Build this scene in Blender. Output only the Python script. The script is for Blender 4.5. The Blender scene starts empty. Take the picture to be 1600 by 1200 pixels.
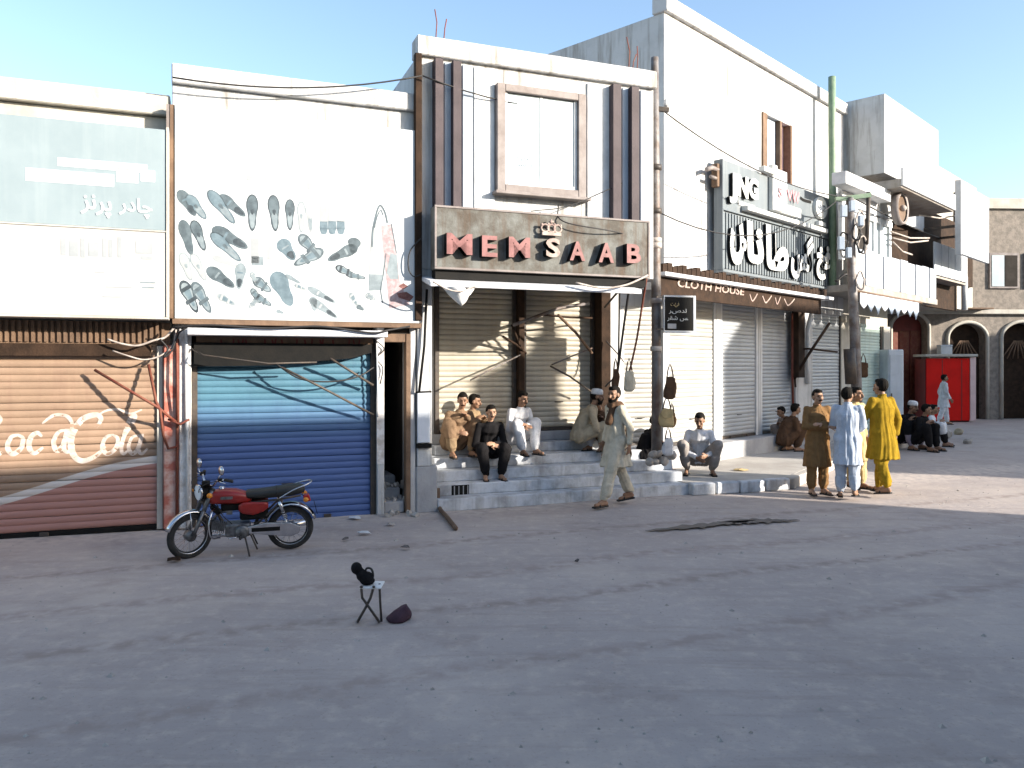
import bpy, bmesh, math, random
import numpy as np
from mathutils import Vector, Matrix, Euler
random.seed(7)
R = math.radians
sc = bpy.context.scene
COL = sc.collection

# ---------------------------------------------------------------- camera, sky, sun, exposure
F, HU, HV, CAMZ = 1250.0, 800.0, 572.0, 2.1       # focal length and horizon in the 1600 px frame, eye height in metres
cam_d = bpy.data.cameras.new('camera'); cam = bpy.data.objects.new('camera', cam_d); COL.objects.link(cam)
cam.location = (0, 0, CAMZ); cam.rotation_euler = (R(90), 0, 0)
cam_d.sensor_width = 36; cam_d.lens = 36*F/1600; cam_d.shift_y = -(600-HV)/1600
cam_d.clip_start = .1; cam_d.clip_end = 2000
sc.camera = cam
LANG, RANG = math.atan2(.364, .931), math.atan2(.721, .692)   # directions of the two stretches of the street front
SLOPE = .42
lx, ly = -math.cos(LANG)-math.sin(LANG), -math.sin(LANG)+math.cos(LANG)
SUN = Vector((lx, ly, -SLOPE)).normalized()
ELEV = math.asin(-SUN.z)
wd = bpy.data.worlds.new('World'); sc.world = wd; wd.use_nodes = True
nt = wd.node_tree; nt.nodes.clear()
sky = nt.nodes.new('ShaderNodeTexSky'); sky.sky_type = 'NISHITA'; sky.sun_disc = False
sky.sun_elevation = ELEV; sky.sun_rotation = math.atan2(-SUN.x, -SUN.y)
sky.air_density = 1.0; sky.dust_density = 1.2; sky.ozone_density = 1.4
bg = nt.nodes.new('ShaderNodeBackground'); bg.inputs[1].default_value = .13
wo = nt.nodes.new('ShaderNodeOutputWorld')
nt.links.new(sky.outputs[0], bg.inputs[0]); nt.links.new(bg.outputs[0], wo.inputs[0])
sd = bpy.data.lights.new('sun', 'SUN'); sd.energy = 4.3; sd.angle = R(.53); sd.color = (1.0, .92, .80)
so = bpy.data.objects.new('sun', sd); COL.objects.link(so)
so.rotation_euler = SUN.to_track_quat('-Z', 'Y').to_euler(); so.location = (20, -10, 20)
sc.view_settings.view_transform = 'Standard'; sc.view_settings.look = 'None'
sc.view_settings.gamma = 1; sc.view_settings.use_curve_mapping = False
sc.view_settings.exposure = 1.5

# ---------------------------------------------------------------- helpers
class Frame:
    """a straight stretch of street front: x along it, y into the wall, z up"""
    def __init__(s, ox, oy, ang):
        s.ox, s.oy, s.a = ox, oy, ang; s.c, s.s = math.cos(ang), math.sin(ang)
    def su(f, u, n=0):
        k = (u-HU)/F
        return (k*(f.oy+n*f.c) - f.ox + n*f.s)/(f.c - k*f.s)
    def zv(f, u, v, n=0):
        s = f.su(u, n); Y = f.oy + s*f.s + n*f.c
        return CAMZ-(v-HV)*Y/F
    def p(f, u, v, n=0): return Vector((f.su(u, n), n, f.zv(u, v, n)))
    def w(f, s, n, z): return Vector((f.ox+s*f.c-n*f.s, f.oy+s*f.s+n*f.c, z))
L = Frame(-5.66, 9.79, LANG); RR = Frame(4.93, 17.6, RANG)
W = Frame(0, 0, 0)
def gp(u, v, z=0):
    Y = (CAMZ-z)*F/(v-HV); return Vector(((u-HU)/F*Y, Y, z))

def tag(o, label=None, cat=None, group=None, kind=None):
    if label: o['label'] = label
    if cat: o['category'] = cat
    if group: o['group'] = group
    if kind: o['kind'] = kind
    return o
def empty(name, label, cat, frame=None, loc=None, rz=None, group=None):
    o = bpy.data.objects.new(name, None); COL.objects.link(o); o.empty_display_size = .2
    if frame: o.location = (frame.ox, frame.oy, 0); o.rotation_euler = (0, 0, frame.a)
    if loc is not None: o.location = loc
    if rz is not None: o.rotation_euler = (0, 0, rz)
    return tag(o, label, cat, group)

class MB:
    def __init__(s): s.v = []; s.f = []; s.sm = []
    def add(s, v, f, smooth=False):
        b = len(s.v); s.v += [tuple(p) for p in v]
        s.f += [tuple(b+i for i in q) for q in f]; s.sm += [smooth]*len(f); return s
    def box(s, x0, x1, y0, y1, z0, z1):
        v = [(x, y, z) for z in (z0, z1) for y in (y0, y1) for x in (x0, x1)]
        return s.add(v, [(0,2,3,1), (4,5,7,6), (0,1,5,4), (2,6,7,3), (0,4,6,2), (1,3,7,5)])
    def obox(s, c, size, rot=None):
        m = rot if rot else Matrix.Identity(3); c = Vector(c); h = Vector(size)/2
        v = [c+m@Vector((x*h.x, y*h.y, z*h.z)) for z in (-1, 1) for y in (-1, 1) for x in (-1, 1)]
        return s.add(v, [(0,2,3,1), (4,5,7,6), (0,1,5,4), (2,6,7,3), (0,4,6,2), (1,3,7,5)])
    def bar(s, a, b, w, h=None):
        """square bar between two points"""
        a, b = Vector(a), Vector(b); h = h or w; d = b-a
        q = d.to_track_quat('X', 'Z').to_matrix()
        return s.obox((a+b)/2, (d.length, w, h), q)
    def tube(s, pts, r, n=8, smooth=True, cap=True):
        pts = [Vector(p) for p in pts]; m = len(pts)
        rr = r if isinstance(r, (list, tuple)) else [r]*m
        up = None; vs = []
        for i in range(m):
            d = (pts[min(i+1, m-1)]-pts[max(i-1, 0)]).normalized()
            if up is None: up = d.orthogonal().normalized()
            up = (up-d*up.dot(d))
            up = up.normalized() if up.length > 1e-6 else d.orthogonal().normalized()
            w = d.cross(up)
            for k in range(n):
                a = 2*math.pi*k/n; vs.append(pts[i]+(up*math.cos(a)+w*math.sin(a))*rr[i])
        fs = [(i*n+k, i*n+(k+1) % n, (i+1)*n+(k+1) % n, (i+1)*n+k) for i in range(m-1) for k in range(n)]
        if cap: fs += [tuple(range(n-1, -1, -1)), tuple((m-1)*n+k for k in range(n))]
        return s.add(vs, fs, smooth)
    def rings(s, rings, cap=True, smooth=True):
        n = len(rings[0]); vs = [p for r in rings for p in r]; m = len(rings)
        fs = [(i*n+k, i*n+(k+1) % n, (i+1)*n+(k+1) % n, (i+1)*n+k) for i in range(m-1) for k in range(n)]
        if cap: fs += [tuple(range(n-1, -1, -1)), tuple((m-1)*n+k for k in range(n))]
        return s.add(vs, fs, smooth)
    def lathe(s, prof, c, ax='Y', n=28, smooth=True):
        """prof: list of (radius, offset along the axis); open profile, closed if first == last"""
        c = Vector(c); rs = []
        for k in range(n):
            a = 2*math.pi*k/n; ca, sa = math.cos(a), math.sin(a)
            for r, h in prof:
                rs.append(c+(Vector((r*ca, h, r*sa)) if ax == 'Y' else Vector((r*ca, r*sa, h)) if ax == 'Z' else Vector((h, r*ca, r*sa))))
        m = len(prof)
        fs = [(k*m+i, k*m+i+1, ((k+1) % n)*m+i+1, ((k+1) % n)*m+i) for k in range(n) for i in range(m-1)]
        return s.add(rs, fs, smooth)
    def ell(s, c, r, rot=None, n=14, m=9):
        c = Vector(c); rot = rot or Matrix.Identity(3); vs = []
        r = (r, r, r) if isinstance(r, (int, float)) else r
        for i in range(1, m):
            t = math.pi*i/m
            for k in range(n):
                a = 2*math.pi*k/n
                vs.append(c+rot@Vector((r[0]*math.sin(t)*math.cos(a), r[1]*math.sin(t)*math.sin(a), r[2]*math.cos(t))))
        b = len(vs); vs += [c+rot@Vector((0, 0, r[2])), c-rot@Vector((0, 0, r[2]))]
        fs = [(i*n+k, (i+1)*n+k, (i+1)*n+(k+1) % n, i*n+(k+1) % n) for i in range(m-2) for k in range(n)]
        fs += [(b, k, (k+1) % n) for k in range(n)] + [(b+1, (m-2)*n+(k+1) % n, (m-2)*n+k) for k in range(n)]
        return s.add(vs, fs, True)
    def cone(s, a, b, ra, rb, n=12):
        """tapered capsule"""
        a, b = Vector(a), Vector(b); d = b-a; l = d.length
        if l < 1e-5: return s.ell(a, ra)
        d /= l; up = d.orthogonal().normalized(); w = d.cross(up); rings = []
        for t in (-75, -45, -15): rings.append((a+d*ra*math.sin(R(t)), ra*math.cos(R(t))))
        for t in (15, 45, 75): rings.append((b+d*rb*math.sin(R(t)), rb*math.cos(R(t))))
        return s.rings([[p+(up*math.cos(2*math.pi*k/n)+w*math.sin(2*math.pi*k/n))*r for k in range(n)] for p, r in rings])
    def prism(s, poly, y0, y1):
        """outline in x,z extruded along y"""
        n = len(poly)
        v = [(x, y0, z) for x, z in poly]+[(x, y1, z) for x, z in poly]
        f = [tuple(range(n)), tuple(range(2*n-1, n-1, -1))]+[(i, n+i, n+(i+1) % n, (i+1) % n) for i in range(n)]
        return s.add(v, f)
    def ribbon(s, pts, widths, y=lambda x, z: 0):
        """flat brush stroke in the x,z plane"""
        m = len(pts); vs = []
        for i in range(m):
            a, b = pts[max(i-1, 0)], pts[min(i+1, m-1)]
            dx, dz = b[0]-a[0], b[1]-a[1]; l = math.hypot(dx, dz) or 1
            w = (widths[i] if isinstance(widths, (list, tuple)) else widths)/2
            for sg in (-1, 1):
                x, z = pts[i][0]-sg*dz/l*w, pts[i][1]+sg*dx/l*w; vs.append((x, y(x, z), z))
        return s.add(vs, [(2*i, 2*i+1, 2*i+3, 2*i+2) for i in range(m-1)])
    def mesh(s, name):
        me = bpy.data.meshes.new(name); me.from_pydata(s.v, [], s.f); me.update()
        bm = bmesh.new(); bm.from_mesh(me); bmesh.ops.recalc_face_normals(bm, faces=bm.faces); bm.to_mesh(me); bm.free()
        me.polygons.foreach_set('use_smooth', s.sm); return me
    def build(s, name, m, parent=None, bevel=0, seg=1):
        me = s.mesh(name)
        return link(name, me, m, parent, bevel, seg)
def link(name, me, m, parent=None, bevel=0, seg=1):
    if m and not me.materials: me.materials.append(m)
    o = bpy.data.objects.new(name, me); COL.objects.link(o); o.parent = parent
    if bevel:
        b = o.modifiers.new('bevel', 'BEVEL'); b.width = bevel; b.segments = seg; b.limit_method = 'ANGLE'; b.angle_limit = R(40)
    return o
def box(name, m, parent, x0, x1, y0, y1, z0, z1, bevel=0):
    return MB().box(x0, x1, y0, y1, z0, z1).build(name, m, parent, bevel)
def struct(o): o['kind'] = 'structure'; return o

def smooth_line(pts, n=6):
    """Catmull-Rom through 2-D or 3-D points"""
    P = [np.array(p, float) for p in pts]; P = [2*P[0]-P[1]]+P+[2*P[-1]-P[-2]]; out = []
    for i in range(1, len(P)-2):
        for k in range(n):
            t = k/n
            out.append(.5*((2*P[i])+(-P[i-1]+P[i+1])*t+(2*P[i-1]-5*P[i]+4*P[i+1]-P[i+2])*t*t+(-P[i-1]+3*P[i]-3*P[i+1]+P[i+2])*t**3))
    out.append(P[-2]); return [tuple(float(c) for c in p) for p in out]

_txt = {}
def text_mesh(body, size, ext, bold=0.0):
    c = bpy.data.curves.new('lettering', 'FONT'); c.body = body; c.size = size; c.extrude = ext; c.offset = bold; c.resolution_u = 3
    o = bpy.data.objects.new('lettering', c); COL.objects.link(o)
    bpy.context.view_layer.update()
    me = bpy.data.meshes.new_from_object(o.evaluated_get(bpy.context.evaluated_depsgraph_get()))
    bpy.data.objects.remove(o); bpy.data.curves.remove(c); me.materials.clear(); return me
def text(name, body, m, parent, x, y, z, size, ext=.004, width=None, height=None, bold=0.0, slant=0.0, rot=0.0, shear=0.0):
    """lettering standing on a wall, facing -y, its lower left corner at x, z; stretched to width / height"""
    me = text_mesh(body, size, ext, bold)
    n = len(me.vertices); co = np.empty(n*3); me.vertices.foreach_get('co', co); co = co.reshape(-1, 3)
    mn, mx = co.min(0), co.max(0); sx = (width/(mx[0]-mn[0])) if width else 1; sz = (height/(mx[1]-mn[1])) if height else 1
    tx = (co[:, 0]-mn[0])*sx; tz = (co[:, 1]-mn[1])*sz; tx = tx+slant*tz; tz = tz+shear*tx
    cr, sr = math.cos(rot), math.sin(rot)
    out = np.stack([x+tx*cr-tz*sr, y-co[:, 2], z+tx*sr+tz*cr], 1)
    me.vertices.foreach_set('co', out.astype(np.float32).ravel()); me.update()
    return link(name, me, m, parent)

# ---------------------------------------------------------------- materials
def mat(name, c, c2=None, scale=3.0, rough=.7, bump=0.0, bscale=40.0, streak=0.0, dirt=None, metal=0.0, spec=.4, low=.4, high=.62):
    m = bpy.data.materials.new(name); m.use_nodes = True; t = m.node_tree; N = t.nodes; b = N['Principled BSDF']
    b.inputs['Roughness'].default_value = rough; b.inputs['Metallic'].default_value = metal
    b.inputs['Specular IOR Level'].default_value = spec
    b.inputs['Base Color'].default_value = (*c, 1)
    geo = N.new('ShaderNodeNewGeometry'); src = None
    def noise(sc_, vec=None, det=6):
        x = N.new('ShaderNodeTexNoise'); x.inputs['Scale'].default_value = sc_; x.inputs['Detail'].default_value = det
        x.inputs['Roughness'].default_value = .62
        t.links.new(vec or geo.outputs['Position'], x.inputs['Vector']); return x
    def ramp(sock, lo, hi):
        r = N.new('ShaderNodeMapRange'); r.inputs[1].default_value = lo; r.inputs[2].default_value = hi
        t.links.new(sock, r.inputs[0]); return r.outputs[0]
    def mix(fac, a, bcol):
        x = N.new('ShaderNodeMix'); x.data_type = 'RGBA'
        t.links.new(fac, x.inputs[0])
        for k, q in ((6, a), (7, bcol)):
            if isinstance(q, tuple): x.inputs[k].default_value = (*q, 1)
            else: t.links.new(q, x.inputs[k])
        return x.outputs[2]
    if c2:
        src = mix(ramp(noise(scale).outputs[0], low, high), c, c2)
    if streak:
        mp = N.new('ShaderNodeMapping'); mp.inputs['Scale'].default_value = (7, 7, .55)
        t.links.new(geo.outputs['Position'], mp.inputs[0])
        f = ramp(noise(1.0, mp.outputs[0]).outputs[0], .5, .72)
        mu = N.new('ShaderNodeMath'); mu.operation = 'MULTIPLY'; mu.inputs[1].default_value = streak; t.links.new(f, mu.inputs[0])
        src = mix(mu.outputs[0], src or c, dirt or (.12, .09, .065))
    if src: t.links.new(src, b.inputs['Base Color'])
    if bump:
        bn = N.new('ShaderNodeBump'); bn.inputs['Strength'].default_value = bump; bn.inputs['Distance'].default_value = .02
        t.links.new(noise(bscale, det=4).outputs[0], bn.inputs['Height']); t.links.new(bn.outputs[0], b.inputs['Normal'])
    return m
M = {}
def dm(k, *a, **kw): M[k] = mat(k, *a, **kw); return M[k]
dm('white_wall', (.47, .472, .475), (.40, .40, .40), 1.7, .85, .5, 14, .9, (.19, .17, .145), low=.45, high=.66)
dm('cream_wall', (.47, .445, .395), (.37, .345, .30), 1.6, .85, .25, 30, .4, (.30, .25, .2))
dm('white_paint', (.58, .59, .60), (.48, .49, .50), 4, .55, .08, 60, .25, (.42, .38, .33))
dm('flex_white', (.50, .525, .54), (.46, .485, .50), .9, .45, .05, 6, .12, (.55, .55, .53))
dm('flex_pale', (.40, .395, .39), (.365, .36, .355), 1.1, .5, .05, 6, .15, (.5, .47, .42))
dm('flex_blue', (.235, .285, .305), (.205, .255, .275), 1.1, .5, .05, 6, .15, (.4, .44, .45))
dm('faint_print', (.31, .33, .34), (.27, .285, .295), 3, .5)
dm('lit_print', (.66, .68, .69), None, 3, .5)
dm('print_dark', (.024, .034, .042), (.05, .066, .078), 14, .5)
dm('print_mid', (.055, .075, .088), (.095, .125, .142), 10, .5)
dm('print_pale', (.15, .185, .205), (.21, .25, .27), 10, .5)
dm('print_blue', (.085, .125, .15), (.13, .18, .21), 10, .5)
dm('print_pink', (.27, .19, .20), (.36, .30, .31), 20, .5)
dm('print_red', (.10, .03, .025), (.2, .08, .07), 20, .5)
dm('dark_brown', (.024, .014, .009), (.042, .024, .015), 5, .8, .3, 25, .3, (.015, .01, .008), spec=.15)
dm('mid_brown', (.12, .072, .044), (.17, .105, .065), 5, .75, .3, 25, .4, (.06, .04, .03))
dm('rust_red', (.14, .032, .02), (.17, .06, .035), 9, .7, .3, 40)
dm('red_pillar', (.40, .12, .085), (.58, .40, .34), 3.2, .8, .35, 22, .5, (.16, .07, .05), low=.42, high=.56)
dm('peel_white', (.68, .67, .66), (.45, .40, .36), 6, .85, .4, 25, .5, (.2, .13, .1))
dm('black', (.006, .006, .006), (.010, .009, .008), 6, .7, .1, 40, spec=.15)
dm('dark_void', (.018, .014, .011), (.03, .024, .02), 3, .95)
dm('steel_dark', (.045, .038, .034), (.08, .06, .045), 8, .55, .15, 40)
dm('steel_pole', (.20, .19, .19), (.11, .085, .07), 4, .6, .3, 30, .6, (.16, .07, .035), metal=.3)
dm('rust_sign', (.145, .148, .138), (.07, .06, .048), 3.4, .75, .3, 18, 1.0, (.075, .04, .02), low=.4, high=.62)
dm('pink_letter', (.235, .095, .09), (.16, .055, .052), 9, .55, .1, 40)
dm('cream_letter', (.36, .29, .25), (.24, .16, .14), 9, .55)
dm('fin_purple', (.062, .045, .05), (.045, .032, .036), 3, .7, .15, 25)
dm('pale_blue', (.33, .385, .46), (.28, .33, .40), 2, .7, .15, 25, .3, (.35, .33, .33))
dm('frame_grey', (.23, .20, .19), (.17, .14, .13), 4, .65, .15, 25)
dm('glass', (.42, .48, .50), (.50, .56, .58), 1.5, .12, spec=.7)
dm('paper', (.66, .74, .76), (.58, .66, .70), 8, .8)
dm('ink', (.06, .08, .12), None, 3, .7)
dm('beige_slat', (.40, .365, .30), (.335, .305, .25), 1.4, .5, .1, 30, .35, (.28, .22, .16), metal=.1)
dm('white_slat', (.37, .36, .335), (.32, .31, .285), 1.4, .5, .1, 30, .3, (.42, .37, .3), metal=.1)
dm('steel_slat', (.36, .375, .395), (.31, .325, .345), 1.4, .45, .1, 30, .3, (.26, .24, .22), metal=.15)
dm('green_slat', (.50, .60, .55), (.42, .52, .48), 1.4, .5, .1, 30, .3, (.3, .28, .2))
dm('concrete', (.36, .36, .37), (.28, .28, .29), 2.2, .9, .4, 26, .3, (.2, .18, .16))
dm('step_stone', (.54, .56, .59), (.30, .31, .33), 4.5, .8, .5, 16, .55, (.16, .14, .13), low=.42, high=.7)
dm('pavement', (.44, .41, .37), (.34, .31, .28), 1.2, .95, .5, 18)
dm('rubble', (.30, .27, .24), (.42, .39, .36), 7, .95, .6, 16)
dm('canopy_white', (.60, .61, .64), (.56, .56, .58), 3, .7, .2, 18, .4, (.28, .23, .2))
dm('cloth_white', (.78, .77, .75), (.66, .65, .63), 5, .95, .2, 30)
dm('wire', (.02, .018, .018), None, 3, .6)
dm('wire_pale', (.45, .40, .36), (.3, .25, .22), 8, .7)
dm('jng_blue', (.14, .162, .178), (.12, .14, .155), 2, .5, .08, 30, .25, (.3, .3, .3))
dm('jng_groove', (.135, .155, .17), (.12, .135, .15), 2, .5)
dm('letter_white', (.62, .62, .60), (.54, .54, .52), 5, .5)
dm('letter_pink', (.65, .22, .24), None, 5, .5)
dm('green_pipe', (.13, .20, .13), (.18, .24, .17), 6, .6)
dm('curtain_pink', (.50, .34, .38), (.40, .26, .30), 6, .9)
dm('slab_grey', (.33, .30, .27), (.25, .22, .19), 3, .85, .3, 22, .3, (.15, .12, .1))
dm('panel_white', (.50, .53, .57), (.42, .45, .49), 2, .6, .1, 20, .35, (.40, .40, .42))
dm('dark_red', (.15, .022, .018), (.11, .018, .014), 3, .6, .1, 20)
dm('bright_red', (.66, .012, .008), (.55, .010, .007), 1.6, .6, .05, 20, .2, (.3, .02, .015), spec=.12)
dm('pink_side', (.70, .50, .48), (.62, .44, .42), 3, .5)
dm('stone_wall', (.24, .205, .175), (.16, .14, .12), 6, .9, .6, 14)
dm('cabinet', (.60, .63, .68), (.50, .53, .58), 3, .5, .1, 20, .35, (.3, .3, .32))
dm('chrome', (.62, .62, .64), (.50, .50, .52), 9, .22, metal=1)
dm('alloy', (.22, .22, .225), (.12, .12, .12), 18, .45, .1, 60, metal=.8)
dm('rubber', (.018, .018, .018), (.035, .032, .03), 9, .85, .2, 60)
dm('vinyl', (.014, .014, .013), (.022, .021, .02), 5, .48, .08, 70)
dm('moto_red', (.30, .018, .014), (.24, .015, .012), 5, .28, spec=.5)
dm('moto_violet', (.09, .05, .075), (.06, .035, .05), 5, .3, spec=.5)
dm('lens_red', (.42, .02, .015), None, 5, .25)
dm('lens_amber', (.65, .22, .02), None, 5, .25)
dm('lens_clear', (.72, .74, .75), None, 5, .12)
dm('skin', (.26, .145, .09), (.22, .12, .072), 20, .55, .05, 90)
dm('skin_light', (.36, .21, .135), (.31, .175, .11), 20, .55, .05, 90)
dm('hair', (.006, .005, .0045), (.012, .010, .008), 60, .8, .4, 120, spec=.1)
dm('hair_grey', (.06, .05, .045), (.14, .13, .12), 70, .7, .4, 120)
dm('litter_white', (.62, .64, .66), (.5, .5, .5), 8, .8)
dm('damp', (.075, .065, .062), (.11, .095, .09), 9, .6, .2, 20)
def cloth(k, c, v=.78): dm(k, c, tuple(q*v for q in c), 9, .95, .5, 110, spec=.1)
for k, c in dict(k_tan=(.25, .175, .105), k_print=(.20, .13, .08), k_black=(.014, .013, .014), k_white=(.68, .68, .70), k_beige=(.42, .35, .25),
                 k_cream=(.55, .50, .40), k_brown=(.22, .125, .055), k_blue=(.50, .56, .66), k_yellow=(.29, .185, .016), k_sand=(.50, .38, .20),
                 k_dkbrown=(.10, .058, .036), k_grey=(.30, .27, .25), k_plaid=(.28, .23, .2), k_lilac=(.30, .25, .29), k_plum=(.085, .05, .065)).items(): cloth(k, c)

def shutter_paint(name, root, field, low, line, slope, wave):
    """two-tone roller shutter: upper field, lower field, a swept boundary and an optional white stripe (in the wall's own metres)"""
    m = mat(name, field, tuple(q*.85 for q in field), 2.2, .5, .08, 30, .25, tuple(q*.45 for q in low), metal=.05)
    t = m.node_tree; N = t.nodes; b = N['Principled BSDF']; old = b.inputs['Base Color'].links[0].from_socket
    tc = N.new('ShaderNodeTexCoord'); tc.object = root; sx = N.new('ShaderNodeSeparateXYZ'); t.links.new(tc.outputs['Object'], sx.inputs[0])
    def mth(op, a, b2):
        x = N.new('ShaderNodeMath'); x.operation = op
        for i, q in enumerate((a, b2)):
            if isinstance(q, (int, float)): x.inputs[i].default_value = q
            else: t.links.new(q, x.inputs[i])
        return x.outputs[0]
    def mr(sock, lo, hi):
        r = N.new('ShaderNodeMapRange'); r.inputs[1].default_value = lo; r.inputs[2].default_value = hi; t.links.new(sock, r.inputs[0]); return r.outputs[0]
    sw = mth('MULTIPLY', mth('SINE', mth('MULTIPLY', sx.outputs[0], 2.2), 0), .05) if wave else 0.0
    d = mth('SUBTRACT', sx.outputs[2], mth('ADD', mth('ADD', mth('MULTIPLY', sx.outputs[0], slope), line), sw))
    def mix(f, a, c):
        x = N.new('ShaderNodeMix'); x.data_type = 'RGBA'; t.links.new(f, x.inputs[0])
        t.links.new(a, x.inputs[6])
        x.inputs[7].default_value = (*c, 1); return x.outputs[2]
    out = mix(mr(d, .04 if wave else .35, -.04 if wave else -.35), old, low)
    if wave:
        w = mth('ADD', mth('MULTIPLY', mth('ABSOLUTE', mth('SUBTRACT', sx.outputs[0], .55), 0), .05), .018)
        out = mix(mr(mth('ABSOLUTE', d, 0), .052, .046), out, (.55, .50, .47))
    t.links.new(out, b.inputs['Base Color']); return m
# ---------------------------------------------------------------- ground
def ground_mat():
    m = mat('road_dust', (.385, .33, .303), (.33, .28, .257), .55, .95, .45, 9)
    t = m.node_tree; N = t.nodes; b = N['Principled BSDF']; old = b.inputs['Base Color'].links[0].from_socket
    geo = N.new('ShaderNodeNewGeometry')
    def layer(scale, sx, sy, lo, hi, col, amt, rot=0):
        nonlocal old
        mp = N.new('ShaderNodeMapping'); mp.inputs['Scale'].default_value = (sx, sy, 1); mp.inputs['Rotation'].default_value = (0, 0, rot)
        t.links.new(geo.outputs['Position'], mp.inputs[0])
        n = N.new('ShaderNodeTexNoise'); n.inputs['Scale'].default_value = scale; n.inputs['Detail'].default_value = 8; n.inputs['Roughness'].default_value = .68
        t.links.new(mp.outputs[0], n.inputs['Vector'])
        r = N.new('ShaderNodeMapRange'); r.inputs[1].default_value = lo; r.inputs[2].default_value = hi; r.inputs[4].default_value = amt
        t.links.new(n.outputs[0], r.inputs[0])
        x = N.new('ShaderNodeMix'); x.data_type = 'RGBA'; t.links.new(r.outputs[0], x.inputs[0]); t.links.new(old, x.inputs[6]); x.inputs[7].default_value = (*col, 1); old = x.outputs[2]
    layer(6, 1, 1, .5, .7, (.52, .43, .365), .55)
    layer(2.2, .25, 2.4, .52, .68, (.27, .22, .195), .5, -LANG)       # wheel-worn streaks running down the street
    layer(38, 1, 1, .56, .74, (.19, .15, .125), .6)
    layer(1.1, 1, 1, .58, .72, (.24, .185, .16), .55)
    layer(.35, 1, 1, .5, .62, (.50, .42, .36), .45)
    # wheel tracks along the street and dust gathered at the foot of the shops
    sp = N.new('ShaderNodeVectorMath'); sp.operation = 'DOT_PRODUCT'; sp.inputs[1].default_value = (-L.s, L.c, 0); t.links.new(geo.outputs['Position'], sp.inputs[0])
    wob = N.new('ShaderNodeTexNoise'); wob.inputs['Scale'].default_value = .22; t.links.new(geo.outputs['Position'], wob.inputs['Vector'])
    fine = N.new('ShaderNodeTexNoise'); fine.inputs['Scale'].default_value = 7; fine.inputs['Detail'].default_value = 8; t.links.new(geo.outputs['Position'], fine.inputs['Vector'])
    def mth(op, a, b_):
        x = N.new('ShaderNodeMath'); x.operation = op
        for i, q in enumerate((a, b_)):
            if isinstance(q, (int, float)): x.inputs[i].default_value = q
            else: t.links.new(q, x.inputs[i])
        return x.outputs[0]
    d0 = mth('SUBTRACT', sp.outputs['Value'], (-L.s*L.ox+L.c*L.oy)); dist = mth('ADD', d0, mth('MULTIPLY', wob.outputs[0], .7))
    for c, w, col, am in ((-2.0, .10, (.25, .20, .175), .8), (-3.45, .12, (.27, .215, .19), .75), (-4.5, .09, (.25, .20, .175), .8), (-5.9, .11, (.27, .215, .19), .7), (.25, .55, (.56, .47, .40), .8)):
        mr = N.new('ShaderNodeMapRange'); mr.inputs[1].default_value = w*1.6; mr.inputs[2].default_value = w*.4; t.links.new(mth('ABSOLUTE', mth('SUBTRACT', dist, c+.35), 0), mr.inputs[0])
        f2 = N.new('ShaderNodeMapRange'); f2.inputs[1].default_value = .38; f2.inputs[2].default_value = .6; f2.inputs[4].default_value = am; t.links.new(fine.outputs[0], f2.inputs[0])
        x = N.new('ShaderNodeMix'); x.data_type = 'RGBA'; t.links.new(mth('MULTIPLY', mr.outputs[0], f2.outputs[0]), x.inputs[0]); t.links.new(old, x.inputs[6]); x.inputs[7].default_value = (*col, 1); old = x.outputs[2]
    t.links.new(old, b.inputs['Base Color']); return m
g = MB(); n = 60
xs = [-300, -60, -30, -15]+[(-12+i*.75) for i in range(50)]+[30, 45, 80, 300]
ys = [-300, -40, -10]+[i*.6 for i in range(1, 60)]+[45, 70, 300]
def gz(x, y): 
    if abs(x) > 28 or y > 36 or y < 0: return 0
    return .012*math.sin(1.3*x+.7*y)*math.sin(.9*y-.4*x)-.006
g.add([(x, y, gz(x, y)) for y in ys for x in xs], [(j*len(xs)+i, j*len(xs)+i+1, (j+1)*len(xs)+i+1, (j+1)*len(xs)+i) for j in range(len(ys)-1) for i in range(len(xs)-1)], True)
road = struct(g.build('road', ground_mat()))

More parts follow.
